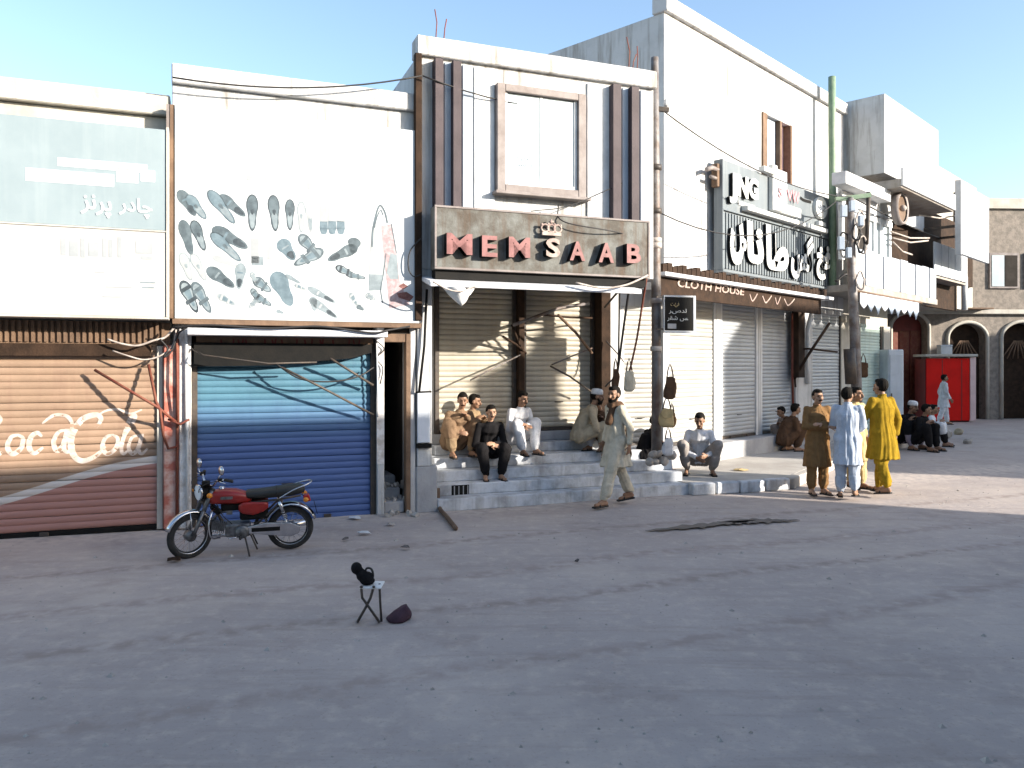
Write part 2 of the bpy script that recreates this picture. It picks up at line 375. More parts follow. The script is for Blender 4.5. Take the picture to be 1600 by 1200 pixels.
# ---------------------------------------------------------------- roller shutters
PITCH = .088
def slat_mesh(m):
    mb = MB(); zs = [0, .05, .2, .4, .6, .8, .95, 1]
    pr = [(-.014*math.sin(math.pi*q)**.7 if 0 < q < 1 else .003, q*PITCH) for q in zs]
    fr = [(x, y, z) for x in (0, 1) for y, z in pr]; k = len(pr)
    mb.add(fr, [(i, i+1, k+i+1, k+i) for i in range(k-1)])
    mb.add([(0, .006, 0), (0, .006, PITCH), (1, .006, 0), (1, .006, PITCH)], [(0, 2, 3, 1)])
    me = mb.mesh('slat'); me.materials.append(m); return me
_sl = {}
def sprof(z, z0=0):
    q = ((z-z0) % PITCH)/PITCH
    return -.014*math.sin(math.pi*q)**.7
def shutter(parent, x0, x1, y, z0, z1, sm, rail, label=None, bottom=None):
    o = bpy.data.objects.new('roller_shutter', None); COL.objects.link(o); o.parent = parent; o.empty_display_size = .2
    for xx in (x0, x1): box('guide_rail', rail, o, xx-.035, xx+.035, y-.05, y+.03, z0, z1, .004)
    if label: o['label'] = label
    br = box('bottom_rail', bottom or M['steel_dark'], o, x0+.036, x1-.036, y-.03, y+.012, z0+.002, z0+.06, .004)
    for q in (.27, .73):
        lk = box('lock', M['steel_dark'], o, x0+(x1-x0)*q-.05, x0+(x1-x0)*q+.05, y-.055, y-.031, z0+.008, z0+.055, .004)
    hn = MB().tube([((x0+x1)/2-.07, y-.02, z0+.5), ((x0+x1)/2-.07, y-.055, z0+.5), ((x0+x1)/2+.07, y-.055, z0+.5), ((x0+x1)/2+.07, y-.02, z0+.5)], .008, 6).build('handle', M['steel_dark'], o)
    if sm.name not in _sl: _sl[sm.name] = slat_mesh(sm)
    k = 0; z = z0+.062
    while z < z1:
        s = bpy.data.objects.new('slat', _sl[sm.name]); COL.objects.link(s); s.parent = o
        s.location = (x0+.036, y+random.uniform(-.004, .003), z+random.uniform(-.002, .002)); s.rotation_euler = (random.uniform(-.035, .035), random.uniform(-.0012, .0012), 0); s.scale = (x1-x0-.072, 1, 1); z += PITCH; k += 1
    return o

# ================================================================ shop with the drinks-logo shutter (far left)
s1 = L.su(268); NS1 = -.30
b1 = empty('shop_building', 'low cream shop with faded red and tan painted roller shutter at left edge', 'building', L)
xl, xr = -3.6, L.su(250, .12)
coke_m = shutter_paint('coke_slat', b1, (.305, .205, .14), (.35, .175, .145), .62, .21, True)
sh1 = shutter(b1, xl, xr, .12, .0, 2.36, coke_m, M['cream_wall'], 'tan and brick red shutter with white script lettering', M['black'])
wl = MB(); wl.box(-3.9, s1-.005, .22, 6, 2.60, 5.35).box(-3.9, xl-.04, .1, 6, 0, 2.6); wl.box(xl-.03, s1-.01, .30, 6, 0, 2.6)
wl.build('wall', M['cream_wall'], b1, .01)
box('parapet', M['cream_wall'], b1, -3.95, s1-.02, .12, .4, 5.352, 5.62, .015)
hd = MB()                                                     # shutter hood of corrugated sheet
for i in range(70):
    a = -3.55+i*(s1+3.5)/70; hd.box(a, a+(s1+3.5)/140, .07, .21, 2.40, 2.66)
hd.box(-3.58, s1-.02, .10, .215, 2.38, 2.665); hd.build('shutter_hood', M['mid_brown'], b1)
box('lintel', M['dark_brown'], b1, -3.58, s1-.24, .02, .2, 2.22, 2.375, .008)
pil = MB().box(xr+.045, L.su(279, .0), .0, .28, 0, 2.37); pil.build('pillar', M['red_pillar'], b1, .012)
plx0, plx1 = L.su(279, -.02)+.002, L.su(299, -.02)
MB().box(plx0, plx1, -.03, .26, 0, 2.58).build('pillar', M['peel_white'], b1, .012)
MB().tube([(plx1-.05, -.06, .02), (plx1-.05, -.06, 1.3), (plx1-.055, -.065, 2.55)], .017).build('conduit', M['white_paint'], b1)
MB().tube([(plx0-.02, -.03, .02), (plx0-.015, -.03, 2.45)], .02).build('conduit', M['rust_red'], b1)
MB().tube([(plx0+.09, -.055, 1.2), (plx0+.09, -.055, 2.6)], .022).build('conduit', M['white_paint'], b1)
def arm(parent, pts, r=.016, m='rust_red', fr=L):
    return MB().tube([fr.p(u, v, n) for u, v, n in pts], r, 6).build('awning_arm', M[m], parent)
arm(b1, [(148, 578, -.05), (205, 612, -.2), (246, 636, -.28), (278, 662, -.04)], .02)
arm(b1, [(232, 570, .0), (244, 628, -.26), (250, 640, -.28), (255, 680, -.12), (263, 701, -.05), (276, 698, -.04)], .018)
arm(b1, [(276, 520, -.1), (277, 600, -.12), (278, 668, -.06)], .014)
arm(b1, [(262, 655, -.1), (282, 663, -.1), (296, 655, -.1)], .015)
# script lettering on the slats, brushed on over the ridges
def coke(u, v): p = L.p(u, v, .12); return (p.x, p.z)
def brush(parent, pts, w, name, m):
    P = smooth_line([coke(u, v) for u, v in pts], 9); k = len(P)
    ws = [w*(.35+.65*math.sin(math.pi*(i+.5)/k)**.6) for i in range(k)]
    return MB().ribbon(P, ws, lambda x, z: .12-.004-.0145*max(0, math.sin(math.pi*(((z-.062) % PITCH)/PITCH)))**.7).build(name, m, parent)
dm('logo_white', (.50, .42, .37), (.38, .30, .25), 14, .6, low=.45, high=.7)
lw = M['logo_white']
for nm, pts, w in [
    ('letter', [(150, 668), (158, 655), (150, 648), (128, 656), (112, 682), (114, 708), (128, 720), (150, 712), (165, 697)], .075),
    ('letter', [(178, 679), (166, 683), (160, 698), (168, 709), (181, 700), (184, 685), (176, 679)], .055),
    ('letter', [(184, 700), (198, 676), (211, 654), (208, 648), (199, 664), (190, 698), (193, 709), (201, 703)], .05),
    ('letter', [(219, 680), (207, 683), (201, 698), (207, 709), (216, 700), (222, 678), (217, 702), (222, 709), (231, 700)], .05),
    ('letter', [(150, 650), (168, 641), (186, 640), (204, 646), (222, 640)], .03),
    ('letter', [(104, 672), (92, 675), (84, 690), (89, 704), (99, 695), (106, 670), (100, 698), (106, 706), (116, 694)], .06),
    ('letter', [(66, 662), (84, 649), (104, 650), (113, 662), (110, 676)], .045),
    ('letter', [(66, 682), (58, 676), (48, 684), (46, 699), (54, 708), (68, 699)], .06),
    ('letter', [(30, 679), (18, 683), (12, 698), (20, 709), (33, 700), (36, 685), (28, 679)], .06),
    ('letter', [(-8, 668), (0, 656), (-10, 648), (-32, 660), (-46, 690), (-38, 716), (-18, 720), (4, 706)], .08)]:
    brush(sh1, pts, w, nm, lw)

# its fascia board: pale blue upper half with white lettering, white lower half
sg1 = empty('shop_sign', 'large faded fascia board, pale blue over white, above drinks-logo shutter', 'sign', L)
xe = L.su(259, NS1); zb = L.zv(250, 499, NS1); zm = L.zv(150, 356, NS1); zt = 5.05
box('lower_panel', M['flex_pale'], sg1, -3.7, xe, NS1, NS1+.1, zb+.03, zm-.012, .004)
box('upper_panel', M['flex_blue'], sg1, -3.7, xe, NS1, NS1+.1, zm+.012, zt, .004)
fr = MB().box(-3.72, xe+.035, NS1-.02, NS1+.48, zb, zb+.028).box(xe+.003, xe+.035, NS1-.018, NS1+.48, zb+.03, zt+.03).box(-3.7, xe, NS1-.012, NS1+.1, zm-.01, zm+.01)
fr.build('sign_frame', M['cream_wall'], sg1, .004)
text('lettering', '\ufead\ufea9\ufe8e\ufb7c', M['lit_print'], sg1, L.su(186, NS1), NS1-.006, L.zv(186, 337, NS1), .3, .003, L.su(238, NS1)-L.su(186, NS1), .24, .004, shear=-.06)
text('lettering', '\ufeb0\ufee7\ufeae\ufb58', M['lit_print'], sg1, L.su(126, NS1), NS1-.006, L.zv(126, 336, NS1), .3, .003, L.su(174, NS1)-L.su(126, NS1), .26, .004, shear=-.06)
for a, b2, c, d in ((40, 178, 262, 282), (182, 216, 262, 284), (220, 242, 265, 283), (90, 230, 246, 259)):
    box('print_block', M['lit_print'], sg1, L.su(a, NS1), L.su(b2, NS1), NS1-.004, NS1-.001, L.zv(a, d, NS1), L.zv(a, c, NS1))
for i, (a, c, w, h) in enumerate(((95, 372, 8, 26), (108, 376, 14, 24), (126, 372, 7, 30), (138, 378, 16, 22), (160, 372, 6, 30), (170, 374, 6, 28), (184, 370, 6, 32), (212, 376, 26, 20), (220, 400, 18, 5))):
    box('print_block', M['faint_print'], sg1, L.su(a, NS1), L.su(a+w, NS1), NS1-.003, NS1-.001, L.zv(a, c+h, NS1), L.zv(a, c, NS1))
for a, b2, c in ((219, 243, 440), (222, 241, 448), (165, 206, 447), (148, 163, 424), (160, 190, 462)):
    box('print_line', M['print_pale'] if c in (440, 448) else M['faint_print'], sg1, L.su(a, NS1), L.su(b2, NS1), NS1-.003, NS1-.001, L.zv(a, c+2, NS1), L.zv(a, c, NS1))

# ================================================================ shoe shop with the blue shutter
NS2 = -.08
b2 = empty('shop_building', 'white shop with bright blue roller shutter and dark side doorway', 'building', L)
xa, xb = L.su(304, .12), L.su(582, .12)
blue_m = shutter_paint('blue_slat', b2, (.07, .17, .235), (.07, .12, .29), 1.32, .02, False)  # upper and lower blues hold the shutter's lit and shaded tones
shutter(b2, xa, xb, .12, .0, 2.40, blue_m, M['steel_dark'], 'blue shutter, paler cyan near its top', blue_m)
xd0, xd1 = L.su(600, .02), L.su(641, .02); x2e = L.su(650, 0)
wl = MB().box(s1+.005, x2e, .06, 6, 2.66, 5.75).box(xb+.045, xd0, .0, .5, 0, 2.655).box(xd1, x2e-.002, .02, .5, 0, 2.655)
wl.box(s1+.005, xa-.04, .27, .5, 0, 2.655); wl.build('wall', M['white_wall'], b2, .008)
MB().box(xb+.035, xd0-.004, -.018, -.002, .72, 2.50).build('column_paint', M['peel_white'], b2)
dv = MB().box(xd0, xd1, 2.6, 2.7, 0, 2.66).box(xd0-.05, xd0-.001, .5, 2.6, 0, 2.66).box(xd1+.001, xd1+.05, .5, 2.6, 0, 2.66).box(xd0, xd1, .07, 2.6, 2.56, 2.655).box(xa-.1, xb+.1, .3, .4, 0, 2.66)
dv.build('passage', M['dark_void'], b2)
box('door_post', M['mid_brown'], b2, xd1-.07, xd1-.004, -.012, .12, .0, 2.56, .006)
box('lintel', M['mid_brown'], b2, xd0+.005, xd1-.074, .0, .12, 2.44, 2.558, .006)
for i, (h0, h1, nn) in enumerate(((0, .17, .05), (.17, .33, .32), (.33, .47, .62))):
    box('doorstep', M['concrete'], b2, xd0+.004, xd1-.075, nn, 1.2, h0+.001, h1, .02)
box('parapet', M['white_wall'], b2, s1, x2e, -.02, .2, 5.752, 6.0, .015)
# canopy slab over the shutter with a name band below it
zc0, zc1 = L.zv(300, 523, -.36), L.zv(300, 512, -.36)
cs = MB(); cs.box(L.su(292, -.36), L.su(606, -.36), -.36, .059, zc0, zc1); cs.build('canopy', M['canopy_white'], b2, .01)
box('name_band', M['mid_brown'], b2, xa+.02, xb-.02, -.02, .055, 2.405, zc0-.003, .004)
for a, w in ((345, 20), (372, 8), (384, 30), (425, 6), (440, 24), (476, 12), (500, 5), (520, 26), (552, 10)):
    p0 = L.su(a, -.03); q0 = L.su(a+w, -.03); zz = L.zv(a, 541, -.03)
    MB().ribbon(smooth_line([(p0, zz+.09), (p0+.02, zz+.02), ((p0+q0)/2, zz), (q0-.01, zz+.03), (q0, zz+.1)], 4), .022, lambda x, z: -.024).build('lettering', M['dark_red'], b2)
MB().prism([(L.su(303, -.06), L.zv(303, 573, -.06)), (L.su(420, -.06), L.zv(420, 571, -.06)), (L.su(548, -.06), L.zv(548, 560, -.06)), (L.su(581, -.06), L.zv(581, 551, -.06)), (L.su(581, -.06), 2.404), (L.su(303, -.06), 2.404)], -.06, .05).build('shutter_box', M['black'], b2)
arm(b2, [(516, 560, -.2), (583, 602, -.05)], .017, 'steel_dark'); arm(b2, [(440, 574, -.3), (500, 604, -.26), (583, 648, -.05)], .016, 'steel_dark')
arm(b2, [(588, 520, -.06), (589, 560, -.07), (591, 640, -.06), (590, 652, -.05)], .011, 'white_paint')
arm(b2, [(300, 545, -.05), (318, 555, -.3), (420, 568, -.36), (495, 566, -.36)], .012, 'steel_dark')

sg2 = empty('shoe_sign', 'big white shoe shop billboard printed with rows of grey shoes', 'sign', L)
xs0, xs1 = L.su(273, NS2), L.su(655, NS2); zb = L.zv(400, 500, NS2); zt = 5.45
box('panel', M['flex_white'], sg2, xs0, xs1, NS2, NS2+.09, zb, zt, .004)
MB().box(xs0-.03, xs1+.03, NS2-.015, NS2+.12, zb-.07, zb-.003).box(xs0-.06, xs0-.004, NS2+.02, NS2+.12, zb, zt).build('sign_frame', M['mid_brown'], sg2, .004)
box('side_trim', M['frame_grey'], sg2, xs0-.1, xs0-.064, NS2+.03, NS2+.13, zb, zt)
def Z2(zx, zy): u, v = 260+zx/4, 236+zy/4; return L.su(u, NS2), L.zv(u, v, NS2)
def sole(l, w, n=22, pinch=.22, toe=1.0):
    out = []
    for i in range(n):
        a = 2*math.pi*i/n; t = math.sin(a)            # t: -1 heel .. 1 toe
        hw = (.78+.22*t*toe-pinch*math.exp(-((t+.15)/.38)**2))*math.cos(a)
        out.append((hw*w/2, t*l/2))
    return out
PX = .0025
def shoe(zx, zy, l, w, ang, outer='print_mid', inner='print_pale', style=0, jit=1):
    x, z = Z2(zx, zy); c, s = math.cos(R(ang)), math.sin(R(ang)); l *= PX; w *= PX*1.28
    def put(poly, y, m, off=(0, 0), name='shoe_print', par=sg2):
        pp = [(x+(px+off[0])*c-(pz+off[1])*s, z+(px+off[0])*s+(pz+off[1])*c) for px, pz in poly]
        return MB().prism(pp, NS2-y, NS2-y+.0012).build(name, M[m], par)
    o = put(sole(l, w), .0025, outer)
    if style == 0: put(sole(l*.93, w*.84), .0033, {'print_dark': 'print_mid', 'print_mid': 'print_blue'}.get(outer, 'faint_print'), (0, 0), 'upper', o)
    if style == 0:   # slip-on: foot opening in the heel half, toe cap left dark
        put(sole(l*.44, w*.52), .004, 'print_pale' if outer != 'print_pale' else 'faint_print', (0, -l*.21), 'opening', o)
        put(sole(l*.16, w*.3, 10), .0055, outer, (0, l*.02), 'bow', o)
    elif style == 1: # lace-up / solid upper with a pale seam
        put(sole(l*.34, w*.5, 14), .004, 'print_dark', (0, -l*.26), 'opening', o)
        put([(-w*.22, l*.1), (w*.22, l*.1), (w*.2, l*.16), (-w*.2, l*.16)], .004, inner, (0, 0), 'strap', o)
    elif style == 2: # sandal: pale insole, dark straps
        put(sole(l*.84, w*.76), .004, 'print_pale' if outer != 'print_pale' else 'faint_print', (0, 0), 'insole', o)
        put(sole(l*.6, w*.5), .0047, outer if outer == 'print_pale' else 'print_blue', (0, 0), 'footbed', o)
        for q in (-.2, .16): put([(-w*.36, l*q), (w*.36, l*(q+.06)), (w*.36, l*(q+.17)), (-w*.36, l*(q+.11))], .0055, outer, (0, 0), 'strap', o)
    return o
for a in [(130, 325, 150, 62, 32, 'print_mid', 'print_blue', 1), (188, 350, 150, 60, 38, 'print_mid', 'flex_white', 0),
          (345, 350, 210, 66, 38, 'print_mid', 'flex_white', 0), (412, 342, 165, 62, 52, 'print_mid', 'print_blue', 1),
          (537, 385, 195, 64, 0, 'print_dark', 'flex_white', 0), (674, 388, 195, 64, 4, 'print_dark', 'flex_white', 0), (772, 398, 168, 54, 0, 'print_dark', 'print_blue', 0),
          (843, 412, 170, 46, 0, 'print_pale', 'flex_white', 0), (897, 415, 165, 42, 4, 'faint_print', 'flex_white', 0),
          (128, 540, 185, 62, 14, 'print_mid', 'print_pale', 9), (203, 528, 165, 58, 20, 'print_dark', 'print_blue', 0),
          (372, 600, 205, 62, 46, 'print_mid', 'flex_white', 0), (398, 545, 200, 76, 62, 'print_mid', 'print_blue', 1),
          (125, 722, 150, 54, 18, 'print_pale', 'flex_white', 0), (202, 726, 155, 50, 26, 'print_pale', 'flex_white', 0),
          (340, 792, 165, 68, 55, 'print_mid', 'print_pale', 1), (460, 782, 140, 58, -5, 'print_pale', 'print_blue', 1), (365, 690, 130, 36, 70, 'faint_print', 'flex_white', 9),
          (755, 618, 130, 80, 36, 'print_blue', 'print_pale', 1), (890, 590, 150, 66, 42, 'print_mid', 'flex_white', 2), (890, 665, 180, 66, -60, 'print_mid', 'print_pale', 2),
          (1100, 640, 180, 66, -62, 'print_mid', 'print_pale', 1), (1172, 592, 90, 74, -8, 'print_mid', 'print_pale', 9),
          (600, 838, 110, 58, 52, 'print_mid', 'flex_white', 2), (548, 795, 70, 30, 24, 'print_pale', 'flex_white', 2),
          (728, 862, 200, 98, 26, 'print_blue', 'print_mid', 9), (790, 800, 90, 26, 62, 'print_pale', 'flex_white', 9),
          (1120, 752, 120, 44, 66, 'print_dark', 'flex_white', 2), (1185, 782, 110, 34, 80, 'print_mid', 'flex_white', 2),
          (145, 910, 180, 62, 24, 'print_dark', 'flex_white', 2), (222, 915, 180, 60, 28, 'print_mid', 'print_pale', 2),
          (375, 930, 110, 40, 60, 'faint_print', 'flex_white', 2), (560, 905, 90, 36, 30, 'print_mid', 'flex_white', 2), (600, 930, 110, 40, 58, 'print_mid', 'flex_white', 2), (545, 950, 70, 30, -40, 'print_pale', 'flex_white', 2),
          (970, 900, 170, 40, 62, 'print_pale', 'faint_print', 1), (985, 985, 180, 46, 56, 'print_pale', 'faint_print', 1), (920, 955, 80, 44, 10, 'print_pale', 'faint_print', 9),
          (1170, 925, 90, 34, 30, 'faint_print', 'flex_white', 2), (1275, 912, 60, 36, 60, 'print_pale', 'flex_white', 2), (1212, 980, 46, 30, 60, 'print_mid', 'flex_white', 9),
          (835, 850, 70, 24, 70, 'faint_print', 'flex_white', 2), (710, 1005, 40, 22, 70, 'print_pale', 'flex_white', 9)]:
    shoe(*a)
for cx in (983, 1036, 1090):       # three standing bottles, blue below, pale above
    for (dx0, dx1, dy0, dy1, m) in ((-26, 26, 345, 440, 'faint_print'), (-26, 26, 440, 485, 'print_blue')):
        (xA, zA), (xB, zB) = Z2(cx+dx0, dy1), Z2(cx+dx1, dy0)
        MB().prism([(xA, zA), (xB, zA), (xB-.004, zB), (xA+.004, zB)], NS2-.0025, NS2-.0013).build('bottle_print', M[m], sg2)
    (xA, zA), (xB, zB) = Z2(cx-26, 520), Z2(cx+26, 485.5)
    MB().prism([(xA, zB), (xA+.02, zA+.01), ((xA+xB)/2, zA), (xB-.02, zA+.01), (xB, zB)], NS2-.0025, NS2-.0013).build('bottle_print', M['print_blue'], sg2)
for (x0, y0, x1, y1, m) in ((528, 545, 580, 700, 'faint_print'), (630, 545, 672, 680, 'faint_print'), (532, 660, 605, 712, 'print_pale'), (880, 195, 1110, 240, 'faint_print'), (500, 180, 830, 186, 'faint_print'), (300, 990, 490, 996, 'faint_print')):
    (xA, zA), (xB, zB) = Z2(x0, y1), Z2(x1, y0); box('print_block', M[m], sg2, xA, xB, NS2-.0022, NS2-.001, zA, zB)
def zpoly(pts, m, y=.0025, name='bag_print'): return MB().prism([Z2(*p) for p in pts][::-1], NS2-y, NS2-y+.0012).build(name, M[m], sg2)
zpoly([(1284, 470), (1375, 450), (1372, 640), (1345, 870), (1265, 875), (1270, 640)], 'faint_print')
zpoly([(1345, 470), (1410, 455), (1440, 640), (1455, 800), (1520, 960), (1395, 985), (1365, 700)], 'print_pink', .004)
zpoly([(1400, 640), (1440, 650), (1450, 800), (1400, 800), (1375, 760)], 'print_pale', .0055)
zpoly([(1265, 770), (1352, 775), (1345, 868), (1266, 872)], 'print_pale', .004)
for pts, w in (([(1285, 600), (1290, 500), (1310, 400), (1335, 340), (1365, 380), (1382, 450)], .02), ([(1300, 480), (1318, 410), (1340, 370), (1355, 400)], .012), ([(1405, 455), (1425, 560), (1438, 640)], .014), ([(1372, 640), (1355, 780), (1340, 860), (1352, 950)], .012)):
    MB().ribbon(smooth_line([Z2(*p) for p in pts], 6), w, lambda x, z: NS2-.006).build('bag_strap', M['print_mid'], sg2)
zpoly([(1440, 890), (1500, 880), (1545, 910), (1520, 940), (1450, 915)], 'print_red', .006); zpoly([(1450, 845), (1480, 825), (1510, 845), (1480, 865)], 'print_red', .006)

# ================================================================ shop with the pink capital letters
b3 = empty('shop_building', 'white two storey shop with rusty grey sign, dark recessed shopfront and steps', 'building', L)
x30, x31 = L.su(652, 0), L.su(1021, 0); ND = 1.55; PZ = .66; SZ = .98
zt = 6.55
wa = L.su(786, 0); wb = L.su(908, 0); wz = L.zv(850, 296, 0)
wl = MB().box(x30, wa, .0, .3, 3.50, zt).box(wb, x31, .0, .3, 3.50, zt).box(wa, wb, .0, .3, 3.50, wz).box(wa, wb, 0, .3, wz+1.25, zt)
wl.box(x30, x31, .3, 6, 3.62, zt); wl.build('wall', M['white_wall'], b3, .006)
x3p = L.su(675, .0)
MB().box(x30, x3p, .0, 1.6, PZ, 3.498).build('pier', M['white_wall'], b3, .008)
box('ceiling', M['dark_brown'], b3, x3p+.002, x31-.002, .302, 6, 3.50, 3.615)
box('parapet', M['white_wall'], b3, x30-.02, x31+.02, -.08, .25, zt+.002, zt+.28, .015)
for i, (ua, ub, m, d) in enumerate(((680, 693, 'fin_purple', .16), (695, 706, 'pale_blue', .05), (708, 721, 'fin_purple', .16), (723, 739, 'pale_blue', .05), (741, 773, 'white_paint', .03),
                                 (918, 956, 'white_paint', .03), (958, 971, 'fin_purple', .16), (973, 985, 'pale_blue', .05), (987, 999, 'fin_purple', .16), (1001, 1014, 'pale_blue', .05))):
    box('wall_fin' if d > .1 else 'wall_strip', M[m], b3, L.su(ua, -d), L.su(ub, -d), -d, -.001, 3.6, zt-.05, .006)
box('downpipe', M['dark_brown'], b3, x30-.06, x30+.04, -.12, -.01, 2.75, zt, .01)
# bay window
wn = MB(); a, b, zz = L.su(777, -.12), L.su(916, -.12), L.zv(850, 304, -.12)
wn.box(a, a+.13, -.12, .1, zz, zz+1.6).box(b-.13, b, -.12, .1, zz, zz+1.6).box(a+.131, b-.131, -.12, .1, zz, zz+.11).box(a+.131, b-.131, -.12, .1, zz+1.49, zz+1.6)
win = wn.build('window', M['frame_grey'], b3, .008)
box('sill', M['frame_grey'], win, a-.05, b+.05, -.2, .05, zz-.05, zz-.002, .008)
fi = MB().box(a+.132, a+.18, -.07, -.02, zz+.112, zz+1.488).box(b-.18, b-.132, -.07, -.02, zz+.112, zz+1.488).box(a+.181, b-.181, -.07, -.02, zz+.112, zz+.17).box((a+b)/2-.02, (a+b)/2+.02, -.06, -.03, zz+.171, zz+1.48)
fi.build('sash', M['white_paint'], win, .004)
box('pane', M['glass'], win, a+.17, (a+b)/2-.021, -.05, -.04, zz+.15, zz+1.48); box('pane', M['glass'], win, (a+b)/2+.021, b-.17, -.05, -.04, zz+.15, zz+1.48)
pa, pb, pc, pd = L.su(798, -.055), L.su(834, -.055), L.zv(816, 279, -.055), L.zv(816, 238, -.055)
box('notice', M['paper'], win, pa, pb, -.058, -.052, pc, pd)
for i, (bd, vv) in enumerate((('\ufeae\ufe91 \ufee1\ufeae\ufedb', 252), ('\ufe96\ufeb3\ufead\ufea9', 263))):
    text('lettering', bd, M['ink'], win, pa+.03, -.061, L.zv(816, vv, -.058), .1, .001, pb-pa-.06, .085)
box('wall', M['dark_void'], win, a+.05, b-.05, .11, .15, zz+.1, zz+1.5)

# canopy below the sign
ce = -.55; zc = L.zv(690, 448, ce)
cn = MB(); cn.add([(L.su(672, ce), ce, zc), (L.su(1003, ce), ce, zc), (L.su(1003, ce), -.0, zc+.14), (L.su(672, ce), -.0, zc+.14),
                   (L.su(672, ce), ce, zc+.075), (L.su(1003, ce), ce, zc+.075), (L.su(1003, ce), -.0, zc+.20), (L.su(672, ce), -.0, zc+.20)],
                  [(0,3,2,1), (4,5,6,7), (0,1,5,4), (3,7,6,2), (0,4,7,3), (1,2,6,5)])
cn.build('canopy', M['canopy_white'], b3, .01)
# shopfront
c0, c1, c2, c3, c4 = L.su(680, ND), L.su(803, ND), L.su(817, ND), L.su(925, ND), L.su(946, ND-.1)
shutter(b3, c0+.02, c1-.01, ND, SZ, 3.5, M['beige_slat'], M['steel_dark'])
shutter(b3, c2+.01, c3-.01, ND, SZ, 3.5, M['beige_slat'], M['steel_dark'])
box('post', M['dark_brown'], b3, c1+.03, c2-.03, ND-.16, ND+.1, SZ, 3.499, .008)
box('post', M['dark_brown'], b3, c3+.03, c4, ND-.3, ND+.1, PZ, 3.499, .008)
c5 = L.su(1017, ND)
shutter(b3, c4+.34, c5+.12, ND-.05, PZ, 3.15, M['white_slat'], M['white_paint'])
bw = MB().box(c4+.005, c4+.30, ND-.12, ND+.1, PZ, 3.499).box(c4+.3, c5+.3, ND-.02, ND+.1, 3.15, 3.499).box(c0-.1, c5+.2, ND+.11, ND+.2, 0, 3.49); bw.build('wall', M['white_wall'], b3, .006)
# platform and steps
e0, e1 = L.su(684, 0), L.su(1083, 0)
for i in range(4):
    box('step', M['step_stone'], b3, e0+.06*i-.0, e1-.02*i, .28*i, 1.5+.001*i, .165*i+(.001 if i else -.02), .165*(i+1), .012)
box('platform', M['step_stone'], b3, e0-.25, e1-.1, 1.1, ND+.6, -.02, PZ+.004, .012)
box('threshold', M['step_stone'], b3, c0-.1, c3+.1, ND-.36, ND+.1, PZ+.005, PZ+.16, .012); box('threshold', M['concrete'], b3, c0-.1, c3+.1, ND-.12, ND+.1, PZ+.161, SZ-.001, .012)
MB().box(x30-.02, e0-.004, .0, 1.55, -.02, PZ).build('step_cheek', M['concrete'], b3, .02)
box('vent', M['black'], b3, L.su(706, 0), L.su(733, 0), -.006, .02, L.zv(720, 773, 0), L.zv(720, 758, 0))
for q in range(4): box('vent_bar', M['concrete'], b3, L.su(707+7*q, 0)+.02, L.su(708+7*q, 0)+.025, -.010, -.0065, L.zv(720, 773, 0), L.zv(720, 759, 0))
pw = MB().box(L.su(652, -.02), L.su(672, -.02), -.03, -.002, L.zv(660, 692, -.02), L.zv(660, 612, -.02)); pw.build('wall_panel', M['cabinet'], b3, .006)
box('wall_panel_base', M['black'], b3, L.su(651, -.02), L.su(674, -.02), -.045, -.002, L.zv(660, 700, -.02), L.zv(660, 693, -.02))
# awning arms and braces, in front of the shutters
arm(b3, [(802, 508, ND-.75), (832, 497, ND-.75), (872, 482, ND-.7), (920, 474, ND-.5)], .03, 'steel_pole')
arm(b3, [(850, 492, ND-.7), (890, 496, ND-.5), (925, 497, ND-.3)], .018, 'dark_brown')
arm(b3, [(872, 492, ND-.6), (900, 520, ND-.45), (925, 552, ND-.3)], .024, 'mid_brown')
arm(b3, [(800, 508, ND-.6), (812, 540, ND-.2), (818, 550, ND-.1)], .022, 'dark_brown')
arm(b3, [(786, 526, ND-.6), (806, 538, ND-.3), (822, 552, ND-.1)], .02, 'dark_brown')
arm(b3, [(860, 572, ND-.5), (890, 588, ND-.4), (925, 613, ND-.3)], .016, 'steel_dark')
arm(b3, [(862, 570, ND-.4), (895, 556, ND-.4), (925, 544, ND-.3)], .014, 'steel_pole')
arm(b3, [(735, 594, ND-.5), (770, 576, ND-.4), (822, 550, ND-.1)], .014, 'steel_pole')
arm(b3, [(945, 480, .9), (962, 460, .5), (972, 450, .2)], .02, 'steel_dark')
arm(b3, [(947, 533, 1.2), (968, 556, 1.0), (975, 566, .9)], .012, 'steel_pole')
arm(b3, [(667, 452, -.05), (663, 540, -.06), (655, 612, -.06)], .018, 'black'); arm(b3, [(650, 613, -.03), (674, 612, -.03)], .014, 'black')

for q, (x_, h_) in enumerate(((x30+.3, .5), (x30+.42, .38), (x31-.4, .55), (x31-.25, .42), (x31-.33, .3))):     # bare reinforcing rods left standing on the parapet
    MB().tube([(x_, .1, zt+.27), (x_+.02, .1, zt+.27+h_*.6), (x_+.06*math.sin(q*2), .1+.04*math.cos(q), zt+.27+h_)], .009, 5).build('rebar', M['rust_red'], b3)
